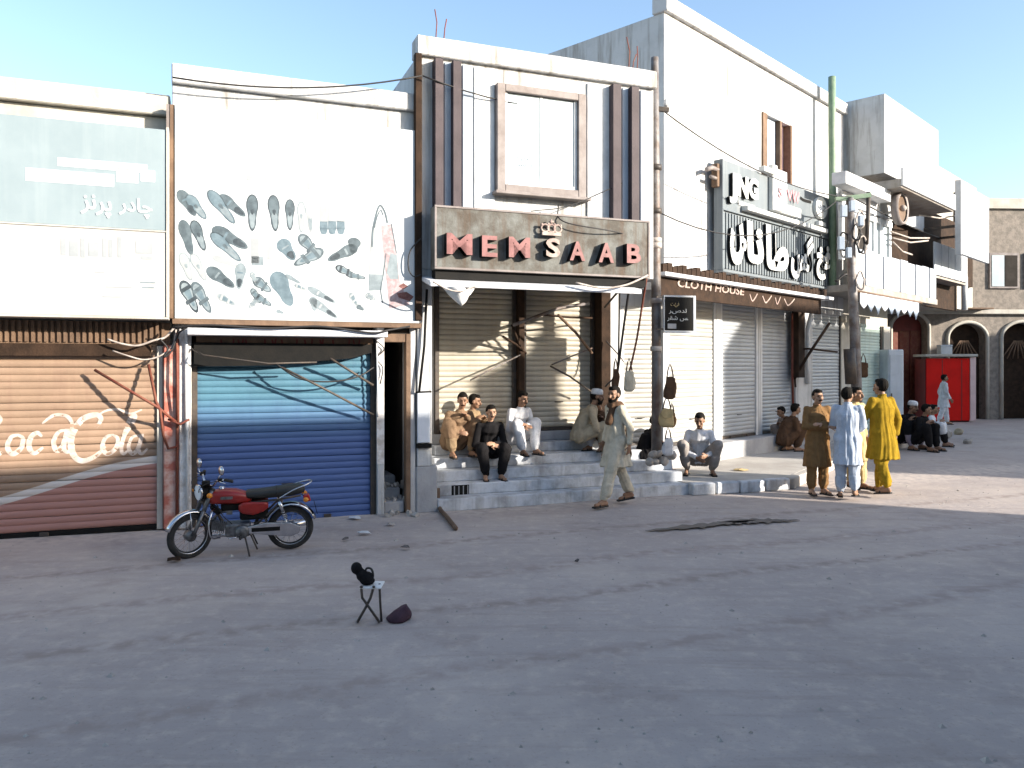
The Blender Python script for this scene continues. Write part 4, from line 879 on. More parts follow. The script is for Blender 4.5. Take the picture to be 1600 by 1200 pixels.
cable([L.p(657, 378, -.15), L.p(640, 400, -.16), L.p(638, 420, -.16), L.p(645, 432, -.16), L.p(657, 428, -.15)][0:5] and [L.w(*[L.p(u, v, -.16)[i] for i in (0, 1, 2)]) for u, v in ((658, 372), (641, 392), (638, 418), (646, 432), (658, 429))], .010, 'wire', 'short dark cable loop hanging at right edge of shoe billboard')
def Lc(pts): return [L.w(L.su(u, n), n, L.zv(u, v, n)) for u, v, n in pts]
def Rc(pts): return [RR.w(RR.su(u, n), n, RR.zv(u, v, n)) for u, v, n in pts]
cable(Lc([(168, 530, -.1), (190, 537, -.12), (215, 540, -.14), (240, 532, -.14), (258, 527, -.12), (272, 512, -.12)]), .014, 'wire_pale', 'pale knotted cable along brown hood over drinks-logo shutter')
cable(Lc([(176, 548, -.1), (200, 556, -.14), (225, 562, -.14), (250, 556, -.14), (270, 540, -.12), (275, 515, -.12)]), .011, 'wire_pale', 'lower pale cable drooping over drinks-logo shutter')
cable(Lc([(250, 530, -.15), (262, 545, -.15), (256, 558, -.15), (268, 548, -.15), (280, 520, -.15), (300, 508, -.2)]), .013, 'wire', 'dark cable tangle at top of red pillar')
cable(Lc([(430, 568, -.15), (470, 592, -.2), (520, 596, -.2), (560, 588, -.15), (584, 574, -.06)]), .012, 'wire', 'slack dark cable across the top of blue shutter')
cable(Lc([(270, 512, -.25), (330, 508, -.4), (420, 513, -.4), (500, 510, -.4), (580, 520, -.4), (606, 516, -.4), (640, 510, -.15)]), .014, 'wire', 'dark cable lying along white canopy over blue shutter')
cable(Lc([(585, 530, -.1), (600, 545, -.05), (588, 560, -.05), (598, 575, -.05), (594, 600, -.05)]), .009, 'wire', 'thin dark cable dangling on white column beside doorway')
cable(Lc([(676, 440, -.66), (700, 452, -.66), (720, 455, -.66), (745, 446, -.66)]), .012, 'wire_pale', 'pale frayed cable hanging from canopy near torn cloth')
cable(Lc([(900, 442, -.66), (940, 450, -.66), (975, 446, -.66), (1000, 436, -.6), (1012, 430, -.5)]), .016, 'wire_pale', 'pale bunched cables at right end of white canopy')
cable(Lc([(1010, 436, -.3), (1003, 480, .0), (995, 530, .2), (985, 575, .3), (980, 592, .3)]), .018, 'rust_red', 'rusty brown rod slanting down from right end of canopy')
cable(Lc([(985, 440, -.2), (976, 500, .1), (968, 560, .3), (961, 606, .4)]), .02, 'wire', 'dark slanting cord right of dark post, ending at a hook')
cable(Lc([(968, 442, -.2), (967, 520, .2), (964, 580, .4), (946, 604, .4)]), .014, 'wire', 'thin dark cord hanging straight beside dark post')
cable(Rc([(1305, 440, -1.0), (1325, 430, -1.2), (1337, 470, -1.2), (1333, 520, -1.1)]), .03, 'wire', 'dark cable running down from sign corner to far pole')
cable([t2, Vector((24, 40, 8.2))], .02, 'wire', 'dark cable running from far pole down the street', .4)

# black board sign hanging from the pole
SY = 12.95
hs = empty('hanging_sign', 'small black board with white script hung beside utility pole', 'sign', loc=at(1037, 520, SY), rz=R(14))
sw, sh_ = 50/F*SY, 56/F*SY
box('board', M['black'], hs, .02, sw, 0, .05, .04, sh_, .004)
MB().box(.0, sw+.05, -.006, .056, .0, .036).box(sw+.004, sw+.05, -.006, .056, .037, sh_+.03).box(.0, .018, -.006, .056, .037, sh_+.03).box(.019, sw+.003, -.006, .056, sh_+.002, sh_+.03).build('sign_frame', M['white_paint'], hs, .004)
for i, (bd, z, w) in enumerate((('\ufe96\ufe8a\ufed3', .42, .2), ('\ufeae\ufeb9\ufeaa\ufedf', .31, .36), ('\ufead\ufed8\ufeb7 \ufeb2', .19, .42))):
    text('lettering', bd, M['letter_white'] if i else M['k_sand'], hs, .06+.03*(2-i), -.004, z, .1, .001, w-.05, .085)
box('stamp', M['concrete'], hs, .07, .22, -.004, -.001, .07, .15)
MB().bar((-.12, .02, sh_+.0), (.04, .02, sh_), .03).bar((-.12, .02, .06), (.02, .02, .06), .03).build('bracket', M['steel_dark'], hs)

# torn cloth under the canopy
tc = MB(); A, B, C_ = L.p(688, 444, -.6), L.p(742, 452, -.58), L.p(720, 479, -.5); nsub = 8; idx = {}; vs = []
for i in range(nsub+1):
    for j in range(nsub+1-i):
        a, b = i/nsub, j/nsub; p = A+(B-A)*a+(C_-A)*b; p = Vector(p); p.y += .05*math.sin(9*a+4*b); p.z += .015*math.sin(14*a)*(1-b); idx[(i, j)] = len(vs); vs.append(p)
fs = []
for i in range(nsub):
    for j in range(nsub-i):
        fs.append((idx[i, j], idx[i+1, j], idx[i, j+1]))
        if j < nsub-i-1: fs.append((idx[i+1, j], idx[i+1, j+1], idx[i, j+1]))
tc.add(vs, fs, True)
o = thing_mesh('torn_cloth', tc, M['cloth_white'], 'torn white cloth corner hanging from canopy above steps', 'cloth', None, L)
sm = o.modifiers.new('thickness', 'SOLIDIFY'); sm.thickness = .008

# goods and rags hung on the poles
def rag(name, label, m, u, v0, v1, Y, w, cat='bag'):
    """a cloth bag hung by its strap"""
    hgt = (v1-v0)/F*Y; c0 = at(u, v1, Y); rings = []; k = 12; ph = u*.37
    for i in range(k):
        t = i/(k-1); z = hgt*.62*t; r = w*(.9+.18*math.sin(math.pi*t))*(1-.45*t**3)*(.55 if i == 0 else 1)
        rings.append([c0+Vector((r*math.copysign(abs(math.cos(a))**.7, math.cos(a))+.012*math.sin(5*t+ph), .42*r*math.sin(a)*(1-.5*t)+.006*math.sin(6*a+ph), z+.012*math.sin(2*a+ph)*(t > .8))) for a in [q*2*math.pi/20 for q in range(20)]])
    o = empty(name, label, cat, loc=(0, 0, 0), group='bags hung on the poles'); MB().rings(rings).build('pouch', M[m], o)
    fl = [c0+Vector((x*w, -.46*w, hgt*z)) for x, z in ((-.72, .6), (-.8, .42), (-.5, .33), (0, .30), (.5, .33), (.8, .42), (.72, .6))]
    MB().add(fl+[p+Vector((0, .006, 0)) for p in fl], [tuple(range(7)), tuple(range(13, 6, -1))]+[(q, q+7, (q+1) % 7+7, (q+1) % 7) for q in range(7)]).build('flap', M[m], o)
    MB().tube([c0+Vector((-.55*w, 0, hgt*.58)), c0+Vector((-.3*w, .0, hgt*.85)), c0+Vector((0, .02, hgt)), c0+Vector((.3*w, 0, hgt*.85)), c0+Vector((.55*w, 0, hgt*.58))], .011, 6).build('strap', M['k_dkbrown'], o)
    return o
rag('bag', 'brown bag hanging high on right side of utility pole', 'k_dkbrown', 1047, 568, 624, 12.9, .10)
rag('bag', 'tan bag hanging low on right side of utility pole', 'k_sand', 1042, 620, 668, 12.85, .12)
rag('bag', 'dark brown pouch hanging beside tan bag on utility pole', 'k_brown', 1050, 630, 668, 12.95, .06)
rag('bag', 'pale long cloth hanging lowest on utility pole', 'k_white', 1044, 668, 712, 12.85, .09)
rag('bag', 'straw coloured bag hanging from slanting cords by dark post', 'k_cream', 983, 560, 612, 12.75, .09)
rag('bag', 'dark long bag hanging against shutter near dark post', 'k_dkbrown', 962, 560, 606, 12.9, .06)
rag('bag', 'olive hanging bag behind the far pole', 'k_dkbrown', 1349, 552, 590, 19.2, .12)

# ---------------------------------------------------------------- far street things
kx0, kx1, KY = at(1446, 657, 30.2).x, at(1521, 657, 30.2).x, 30.2
kz = at(0, 560, KY).z
kiosk = empty('kiosk', 'bright red street kiosk with cream top at right edge', 'kiosk', loc=(kx0, KY, 0), rz=R(-4))
kw = kx1-kx0
box('front_panel', M['bright_red'], kiosk, .04, kw-.2, 0, .06, .05, kz, .01)
box('frame', M['dark_red'], kiosk, 0, kw-.19, .061, .95, 0, kz-.02, .01); box('side_panel', M['pink_side'], kiosk, kw-.19, kw+.02, -.02, .95, .05, kz+.05, .01)
for q in (.33, .72): box('panel_seam', M['dark_red'], kiosk, kw*q, kw*q+.03, -.006, -.001, .06, kz-.05)
box('counter_top', M['cream_wall'], kiosk, -.05, kw+.05, -.12, 1.0, kz+.06, kz+.16, .02)
cb = empty('carton', 'white carton standing on counter top of red kiosk', 'box', loc=(kx0+.75, KY+.3, kz+.162-.0)); cb.rotation_euler = (0, 0, R(-4))
box('box_body', M['white_paint'], cb, 0, .42, 0, .35, 0, .3, .01); box('lid', M['panel_white'], cb, -.01, .43, -.01, .36, .301, .36, .01)
CY = 23.5
cab = empty('street_cabinet', 'pale grey tall metal cabinet in front of red arch', 'cabinet', loc=(at(1388, 0, CY).x, CY, 0), rz=R(6))
cwid = 26/F*CY; chh = at(0, 546, CY).z
box('body', M['cabinet'], cab, 0, cwid, 0, .5, .02, chh, .03); box('door', M['panel_white'], cab, .04, cwid-.04, -.02, -.001, .2, chh-.15, .01); box('handle', M['steel_dark'], cab, .07, .1, -.045, -.021, 1.1, 1.3, .005)
random.seed(12)
for i, (u, v, w) in enumerate(((1452, 690, 22), (1478, 684, 24), (1498, 679, 16), (1512, 693, 14))):
    c = gp(u, v); r = w/F*c.y/2
    mb = MB(); mb.ell(c+Vector((0, 0, r*.5)), (r, r*.7, r*.7), Euler((.2*i, .3, i)).to_matrix(), 9, 6)
    mb.v = [tuple(q+random.uniform(-.06, .06)*r*2 for q in p) for p in mb.v]; mb.sm = [False]*len(mb.sm)
    tag(mb.build('boulder', M['rubble'] if i % 2 else M['k_beige']), ['brown boulder left of the pale ones at kerb near kiosk', 'pale boulder in middle of row near kiosk', 'small boulder at right of row near kiosk', 'boulder lying nearest in front of kiosk'][i], 'stone', 'boulders lying before the kiosk')

# ---------------------------------------------------------------- rubble, litter, pipe on the road
random.seed(5)
for i in range(7):
    u, v = random.uniform(596, 640), random.uniform(742, 796)
    p = L.p(u, v, .12+.1*random.random()); c = L.w(p.x, p.y-.1*random.random(), 0)
rb = MB()
for i in range(26):
    s = random.uniform(L.su(598, 0), L.su(642, 0)); n_ = random.uniform(-.3, .55); hgt = 0 if n_ < .04 else (.17 if n_ < .32 else .33)
    c = L.w(s, n_, hgt+.02); r = random.uniform(.02, .06)
    a = Euler((random.random()*3, random.random()*3, random.random()*3)).to_matrix(); rb.obox(c, (r*2, r*1.4, r), a)
tag(rb.build('rubble', M['rubble']), 'loose rubble and scraps heaped on the dark doorway steps', 'rubble', None, 'stuff')
g1_, g2_ = gp(686, 797), gp(712, 829)
thing_mesh('broken_pipe', MB().tube(smooth_line([(g1_.x-.03, g1_.y+.12, .3), (g1_.x, g1_.y, .05), ((g1_.x+g2_.x)/2, (g1_.y+g2_.y)/2+.03, .03), (g2_.x, g2_.y, .03)], 5), .032, 8), M['mid_brown'], 'bent brown pipe lying at left foot of steps', 'pipe')
def patch(pts, z, m, name, label, cat):
    P = [gp(u, v) for u, v in pts]; mb = MB(); mb.add([(p.x, p.y, z) for p in P], [tuple(range(len(P)))]); mb.add([(p.x, p.y, z-.02) for p in P], [])
    return tag(mb.build(name, M[m]), label, cat)
rng = random.Random(4)
def stain(u0, v0, u1, v1, w, name, label):
    P = []; k = 22
    for i in range(k): t = i/(k-1); P.append((u0+(u1-u0)*t, v0+(v1-v0)*t+rng.uniform(-1, 1)*.8, w*(.25+math.sin(math.pi*t))*rng.uniform(.5, 1.2)))
    return patch([(u, v-h) for u, v, h in P]+[(u, v+h*rng.uniform(.5, 1)) for u, v, h in P[::-1]], .012, 'damp', name, label, 'stain')
stain(1008, 831, 1180, 814, 3.2, 'damp_stain', 'long dark damp streak on road right of steps'); stain(1120, 817, 1250, 814, 3.4, 'damp_stain', 'dark damp blotch at right end of long streak on road')
def lit(u, v, w, h, m, label, name='litter'):
    c = gp(u, v); s = c.y/F; r = []
    for i in range(9): a = i*2*math.pi/9; r.append((c.x+w*s*math.cos(a)*rng.uniform(.6, 1.1), c.y+h*s*4*math.sin(a)*rng.uniform(.6, 1.1)))
    mb = MB(); mb.add([(x, y, .012+rng.uniform(0, .035)) for x, y in r]+[(c.x, c.y, .05)], [(i, (i+1) % 9, 9) for i in range(9)]+[tuple(range(8, -1, -1))])
    return tag(mb.build(name, M[m]), label, 'litter', 'scraps of litter on the road')
for u, v, w, h, m, lb in ((556, 812, 11, 3, 'litter_white', 'crumpled pale paper scrap on road below white column'), (568, 836, 12, 2, 'litter_white', 'flat pale scrap on road left of bent pipe'), (632, 858, 8, 1.5, 'damp', 'dark scrap on road above the handlebars'),
                         (610, 822, 8, 2, 'rubble', 'grey scrap on road before doorway'), (540, 845, 6, 1.6, 'damp', 'small dark scrap on road left of the pale scraps'), (272, 878, 15, 3, 'dark_brown', 'dark brown rag on road at motorcycle front wheel'),
                         (1144, 744, 14, 2.2, 'k_sand', 'straw coloured scrap on kerb right of squatting man'), (902, 880, 5, 1.2, 'damp', 'tiny dark scrap in middle of road')):
    o = lit(u, v, w, h, m, lb)
    if v < 760: o.location.z = .17; o.location.y -= .6
# scattered grit on the road
gr = MB(); rng = random.Random(9)
for i in range(800):
    Y = rng.uniform(4, 17); X = rng.uniform(-.66, .66)*Y; r = rng.uniform(.004, .016) if rng.random() < .93 else rng.uniform(.018, .034)
    if (Vector((X, Y, 0))-Vector((L.ox, L.oy, 0))).dot(Vector((-L.s, L.c, 0))) > -.05: continue
    a = rng.random()*6.28; z = gz(X, Y); c, s = math.cos(a)*r, math.sin(a)*r
    gr.add([(X+c, Y+s, z), (X-s, Y+c, z), (X-c, Y-s, z), (X+s, Y-c, z), (X, Y, z+r*.8)], [(0, 1, 4), (1, 2, 4), (2, 3, 4), (3, 0, 4)])
tag(gr.build('grit', M['rubble']), 'small stones and grit scattered over the road', 'grit', None, 'stuff')

# ---------------------------------------------------------------- motorcycle (faces +x, its own left side towards +y)
def motorcycle(label, loc, rz, lean, steer, paint, scale, group, mirrors=True):
    root = empty('motorcycle', label, 'motorcycle', loc=loc, rz=rz, group=group); root.scale = (scale,)*3
    root.rotation_mode = 'XYZ'; root.rotation_euler = (lean, 0, rz)
    WR = .285; FX, RX = .61, -.60
    def wheel(cx, par, drum):
        w = empty('wheel', None, None, loc=(cx, 0, WR)); w.parent = par
        tp = [(WR-.045+.045*math.cos(a), .034*math.sin(a)) for a in [math.pi*2*i/12 for i in range(13)]]
        MB().lathe(tp, (0, 0, 0), 'Y', 36).build('tyre', M['rubber'], w)
        MB().lathe([(WR-.075, -.026), (WR-.062, -.03), (WR-.068, 0), (WR-.062, .03), (WR-.075, .026), (WR-.08, 0), (WR-.075, -.026)], (0, 0, 0), 'Y', 36).build('rim', M['chrome'], w)
        MB().lathe([(0, -.06), (drum*.5, -.06), (drum, -.045), (drum, .045), (drum*.5, .06), (0, .06)], (0, 0, 0), 'Y', 20).build('hub', M['alloy'], w)
        sp = MB()
        for k in range(28):
            a = 2*math.pi*k/28; b = a+(.34 if k % 2 else -.34); y = .035 if k % 4 < 2 else -.035
            sp.tube([(drum*math.cos(b), y, drum*math.sin(b)), ((WR-.07)*math.cos(a), 0, (WR-.07)*math.sin(a))], .0028, 4, False, False)
        sp.build('spokes', M['chrome'], w); return w
    wheel(RX, root, .07)
    # steering assembly turns about the head
    st = empty('front_fork', None, None, loc=(.40, 0, 0)); st.parent = root; st.rotation_euler = (0, 0, steer)
    wf = wheel(FX-.40, root, .065); wf.location = (.40+(FX-.40)*math.cos(steer), (FX-.40)*math.sin(steer), WR); wf.rotation_euler = (0, 0, steer)
    q = FX-.40
    for s in (-1, 1):
        MB().tube([(q, .075*s, WR), (.06, .075*s, .60)], .023, 10).tube([(.07, .075*s, .58), (-.035, .075*s, .82)], .027, 10).build('fork_leg', M['alloy'], st)
    MB().tube([(-.045, -.1, .83), (-.045, .1, .83)], .022, 8).tube([(.03, -.09, .66), (.03, .09, .66)], .022, 8).tube([(.02, 0, .62), (-.05, 0, .86)], .03, 10).build('fork_yoke', M['steel_dark'], st)
    fd = MB(); rings = []
    for i in range(15):
        a = R(168-i*10.5); r = WR+.03; c = Vector((q+r*math.cos(a), 0, WR+r*math.sin(a))); d = Vector((math.cos(a), 0, math.sin(a)))
        rings.append([c+d*(.012-.03*abs(t)**2)+Vector((0, t*.055, 0)) for t in (-1, -.6, 0, .6, 1)]+[c+d*(.006-.03*abs(t)**2)+Vector((0, t*.052, 0)) for t in (1, .6, 0, -.6, -1)])
    fd.rings(rings).build('front_fender', M['chrome'], st)
    MB().tube([(q, .08, WR), (q+.02, .055, WR+.3)], .006, 5).tube([(q, -.08, WR), (q+.02, -.055, WR+.3)], .006, 5).build('fender_stay', M['chrome'], st)
    hl = MB().lathe([(.0, -.15), (.05, -.14), (.085, -.09), (.095, -.02), (.098, 0)], (.10, 0, .80), 'X', 22).build('headlight', M['black'], st)
    MB().lathe([(.098, -.01), (.103, .005), (.094, .014)], (.10, 0, .80), 'X', 22).build('headlight_rim', M['chrome'], hl); MB().lathe([(.0, .022), (.05, .018), (.094, .006)], (.10, 0, .80), 'X', 22).build('lens', M['lens_clear'], hl)
    hb = MB()
    for s in (-1, 1): hb.tube(smooth_line([(-.04, 0, .87), (-.04, .09*s, .875), (-.05, .18*s, .955), (-.10, .27*s, .975), (-.155, .35*s, .965)], 4), .0125, 8)
    h = hb.build('handlebar', M['chrome'], st)
    for s in (-1, 1):
        MB().tube([(-.10, .265*s, .976), (-.16, .355*s, .964)], .019, 10).build('grip', M['rubber'], h); MB().tube([(-.06, .24*s, .97), (-.03, .27*s, .965), (-.06, .36*s, .955)], .006, 5).build('lever', M['chrome'], h)
        MB().obox((-.07, .225*s, .97), (.05, .05, .04)).build('switch_box', M['black'], h)
        my, mz = (.30, 1.10) if mirrors else (.28, 1.06)
        if mirrors and s < 0: continue
        MB().tube([(-.06, .23*s, .975), (-.03, (.2*s+my*s)/2, mz-.06), (-.05, my*s, mz)], .007 if mirrors else .006, 6).build('mirror_stem', M['black'] if mirrors else M['chrome'], h)
        MB().lathe([(.0, .02), (.035, .018), (.055, .006), (.058, -.008), (.0, -.012)], (-.05, my*s, mz+.04), 'X', 16).build('mirror', M['black'] if mirrors else M['chrome'], h)
    MB().lathe([(.0, -.05), (.045, -.05), (.05, 0), (.045, .012), (0, .014)], (.02, .035, .925), 'Z', 16).build('speedometer', M['black'], st)
    for s in (-1, 1):
        MB().tube([(.05, .1*s, .79), (.05, .16*s, .79)], .009, 6).build('indicator_stalk', M['chrome'], st); MB().ell((.05, .185*s, .79), (.035, .03, .032)).build('indicator', M['lens_amber'], st)
    for s in (-1, 1): MB().tube(smooth_line([(-.06, .2*s, .96), (.10, .16*s, .93), (.12, .05*s, .82), (.0, .03, .70), (-.1, .03, .6)], 4), .0055, 5).build('control_cable', M['wire'], st)
    # tank, seat, covers
    def loft(name, secs, m, par=root, n=18, p=2.6):
        rings = []
        for x, z, hw, hh in secs:
            ring = []
            for k in range(n):
                a = 2*math.pi*k/n; c, s = math.cos(a), math.sin(a)
                ring.append((x, hw*math.copysign(abs(c)**(2/p), c), z+hh*math.copysign(abs(s)**(2/p), s)))
            rings.append(ring)
        return MB().rings(rings).build(name, m, par)
    tk = loft('fuel_tank', [(.40, .71, .03, .03), (.38, .715, .065, .065), (.32, .725, .10, .085), (.20, .735, .125, .095), (.05, .725, .125, .09), (-.06, .705, .10, .075), (-.12, .695, .07, .055), (-.135, .69, .03, .03)], paint)
    MB().lathe([(.0, .03), (.03, .028), (.034, .0)], (.22, 0, .825), 'Z', 14).build('tank_cap', M['chrome'], tk)
    for s in (-1, 1): MB().obox((.16, .127*s, .735), (.14, .006, .035)).build('tank_badge', M['alloy'], tk)
    loft('seat', [(-.05, .735, .06, .03), (-.08, .745, .10, .05), (-.2, .745, .115, .055), (-.40, .755, .125, .062), (-.58, .77, .125, .068), (-.70, .785, .115, .062), (-.76, .785, .09, .045), (-.775, .785, .04, .02)], M['vinyl'])
    MB().tube([(-.43, .128, .755), (-.43, .10, .808), (-.43, .05, .822), (-.43, -.05, .822), (-.43, -.10, .808), (-.43, -.128, .755)], .007, 6).build('seat_strap', M['vinyl'], root)
    for s in (-1, 1): loft('side_cover', [(.02, .60, .012, .035), (-.03, .595, .02, .07), (-.15, .585, .022, .085), (-.27, .60, .02, .06), (-.33, .62, .012, .03)], paint).location.y = .115*s
    # frame and swing arm
    f = MB(); f.tube([(.37, 0, .80), (.33, 0, .62), (.15, 0, .30), (-.02, 0, .27)], .02, 8).tube(smooth_line([(.36, 0, .74), (.1, 0, .66), (-.15, 0, .64), (-.2, 0, .45), (-.16, 0, .30)], 4), .022, 8)
    for s in (-1, 1): f.tube([(-.10, .08*s, .65), (-.45, .10*s, .68), (-.72, .10*s, .72)], .014, 8).tube([(-.16, .07*s, .34), (-.50, .10*s, .67)], .013, 8)
    f.build('frame', M['steel_dark'], root)
    sa = MB()
    for s in (-1, 1): sa.tube([(-.15, .075*s, .31), (RX, .085*s, WR)], .018, 8)
    sa.build('swing_arm', M['steel_dark'], root)
    for s in (-1, 1):
        a, b = Vector((RX+.03, .105*s, WR+.03)), Vector((-.46, .115*s, .66)); sk = MB().tube([a, a.lerp(b, .35)], .014, 8).tube([a.lerp(b, .6), b], .026, 10).build('shock_absorber', M['chrome'], root)
        MB().tube([a.lerp(b, .2+.45*i/40)+Vector((.024*math.cos(i*.95), .024*math.sin(i*.95), 0)) for i in range(41)], .005, 5).build('spring', M['chrome'], sk)
    # engine
    e = MB().obox((.03, 0, .31), (.30, .20, .17)).build('engine', M['alloy'], root, .03, 3)
    for s in (-1, 1): MB().lathe([(0, .0), (.07, 0), (.085, -.02*s), (.088, -.05*s)], (-.02, .15*s, .30), 'Y', 20).build('crank_cover', M['alloy'], e)
    fn = MB(); rot = Euler((0, R(-12), 0)).to_matrix()
    for i in range(7): fn.obox(Vector((.25+.022*i-.06, 0, .345+.006*i)), (.010, .15, .15), rot)
    fn.obox((.26, 0, .36), (.16, .10, .10), rot).build('cylinder', M['alloy'], e)
    MB().obox((.38, 0, .385), (.07, .12, .12), rot).build('cylinder_head', M['steel_dark'], e, .012, 2)
    MB().tube(smooth_line([(.33, 0, .43), (.25, .0, .52), (.15, .02, .55)], 4), .02, 8).obox((.13, .02, .55), (.07, .07, .09)).build('carburettor', M['alloy'], e)
    MB().tube(smooth_line([(.40, -.04, .33), (.42, -.08, .24), (.30, -.13, .19), (.0, -.14, .19), (-.25, -.15, .22)], 5), .018, 8).tube([(-.2, -.15, .215), (-.30, -.155, .225), (-.85, -.165, .30)], [.02, .038, .042], 12).build('exhaust', M['chrome'], root)
    cg = [(-.08, .36), (-.30, .40), (RX, .385), (RX-.12, .33), (RX-.10, .24), (RX, .20), (-.30, .24), (-.08, .27)]
    MB().prism(cg, .092, .125).build('chain_guard', M['chrome'], root, .012, 2)
    MB().obox((-.30, .127, .315), (.34, .004, .05)).build('guard_slot', M['black'], root)
    # rear fender, lamp, carrier, plate, pegs, stand
    rings = []
    for i in range(15):
        a = R(20+i*10); r = WR+.045; c = Vector((RX+r*math.cos(math.pi-a)*1.0, 0, WR+r*math.sin(a))); d = Vector((-math.cos(a), 0, math.sin(a)))
        rings.append([c+d*(.012-.03*t*t)+Vector((0, t*.07, 0)) for t in (-1, -.6, 0, .6, 1)]+[c+d*(.005-.03*t*t)+Vector((0, t*.066, 0)) for t in (1, .6, 0, -.6, -1)])
    MB().rings(rings).build('rear_fender', M['chrome'], root)
    MB().obox((-.80, 0, .66), (.08, .11, .09), Euler((0, .3, 0)).to_matrix()).build('tail_light', M['lens_red'], root, .015, 2)
    MB().obox((-.91, 0, .53), (.008, .17, .13), Euler((0, .25, 0)).to_matrix()).build('number_plate', M['black'], root)
    for s in (-1, 1):
        MB().tube([(-.76, .08*s, .68), (-.77, .15*s, .68)], .008, 6).build('indicator_stalk', M['chrome'], root); MB().ell((-.78, .17*s, .68), (.035, .028, .03)).build('indicator', M['lens_amber'], root)
    MB().tube(smooth_line([(-.45, .14, .70), (-.62, .145, .80), (-.80, .10, .86), (-.86, 0, .88), (-.80, -.10, .86), (-.62, -.145, .80), (-.45, -.14, .70)], 4), .009, 6).build('grab_rail', M['chrome'], root)
    for s in (-1, 1):
        MB().tube([(.02, .08*s, .25), (.0, .2*s, .25)], .01, 6).tube([(.0, .15*s, .25), (.0, .24*s, .25)], .017, 8).build('foot_peg', M['rubber'], root)
    MB().tube([(.02, .14, .24), (.14, .15, .23)], .008, 6).build('gear_lever', M['chrome'], root)
    MB().tube([(-.06, -.13, .30), (-.12, -.17, .42), (-.09, -.22, .44)], .01, 6).build('kick_starter', M['chrome'], root)
    MB().tube([(-.05, .10, .24), (-.09, .2, .1), (-.11, .25, .0+math.tan(abs(lean))*.25 if False else .012)], .011, 6).build('side_stand', M['steel_dark'], root)
    for s in (-1, 1): MB().tube([(-.12, .09*s, .25), (-.20, .11*s, .06)], .011, 6).build('centre_stand', M['steel_dark'], root)
    MB().obox((-.16, 0, .53), (.34, .19, .20)).obox((.10, 0, .60), (.26, .13, .10)).build('shade_filler', M['black'], root, .03, 2)  # black filler boxes standing in for the shadow between engine and seat
    for s in (-1, 1): MB().tube(smooth_line([(.30, .04*s, .60), (.33, .16*s, .56), (.36, .22*s, .42), (.33, .20*s, .27), (.24, .05*s, .22)], 5), .011, 7).build('crash_bar', M['chrome'], root)
    MB().tube(smooth_line([(.36, .02, .78), (.28, .07, .66), (.2, .08, .5), (.1, .09, .4)], 4), .006, 5).build('control_cable', M['wire'], root)
    MB().prism([(.27, .50), (.36, .60), (.33, .64), (.22, .54)], -.06, .06).build('horn', M['black'], root, .01)
    return root
f0, r0_ = gp(297, 868), gp(447, 858)
mid = (f0+r0_)/2; hd_ = math.atan2(f0.y-r0_.y, f0.x-r0_.x)
motorcycle('red and chrome motorcycle parked before the blue shutter', (mid.x+.02, mid.y, 0), hd_, R(-6), R(30), M['moto_red'], .90, None, False)
# ---------------------------------------------------------------- folding stool with a black bag standing in the road
TY = 6.55
def fp(u, v, dy=0): return at(u, v, TY+dy)
st = empty('folding_stool', 'small folding stool with crossed metal legs standing in the near road', 'stool', loc=gp(578, 572+2625/TY))
def sp_(u, v, dy=0): return fp(u, v, dy)-Vector(st.location)
for dy in (-.09, .09):
    MB().tube([sp_(564, 916, dy), sp_(566, 934, dy), sp_(576, 948, dy), sp_(592, 971, dy)], .011, 8).build('leg', M['steel_dark'], st)
    MB().tube([sp_(584, 916, dy*.9), sp_(579, 934, dy*.9), sp_(572, 948, dy*.9), sp_(559, 971, dy*.9)], .011, 8).build('leg', M['steel_dark'], st)
MB().tube([sp_(593, 912), sp_(594, 940), sp_(596, 971)], .010, 8).build('leg', M['steel_dark'], st)
for u in (592, 559): MB().tube([sp_(u, 971, -.1), sp_(u, 971, .1)], .011, 8).build('foot_bar', M['steel_dark'], st)
for u in (565, 584): MB().tube([sp_(u, 917, -.11), sp_(u, 917, .11)], .012, 8).build('seat_bar', M['steel_dark'], st)
MB().obox(sp_(582, 914), (.17, .20, .014)).build('seat', M['cloth_white'], st, .005, 2)
bg_ = MB(); c = fp(573, 904)
bg_.ell(c, (.062, .085, .058)); bg_.ell(fp(566, 899), (.05, .07, .05)); bg_.ell(fp(557, 888), (.048, .055, .05)); bg_.cone(fp(559, 890), fp(571, 902), .035, .05); bg_.ell(fp(578, 908), (.045, .08, .03))
bag = empty('bag', 'lumpy black bag lying on the folding stool in the near road', 'bag', loc=(0, 0, 0)); 
MB().tube(smooth_line([fp(570, 896), fp(573, 888), fp(580, 889), fp(583, 897), fp(582, 906)], 5), .009, 6).build('strap', M['vinyl'], bag)
bag_mb = bg_
cl = MB(); c = gp(622, 967); rings = []
for i in range(7):
    t = i/6; r = 1-.55*t**2
    rings.append([c+Vector((.10*r*math.cos(a)*(1+.12*math.sin(3*a+t*4))+.03*t, .12*r*math.sin(a), .10*t+.02*t*math.cos(a))) for a in [q*2*math.pi/18 for q in range(18)]])
tag(cl.rings(rings).build('cloth_bundle', M['k_plum']), 'dark purple bundle lying on road right of folding stool', 'bundle')
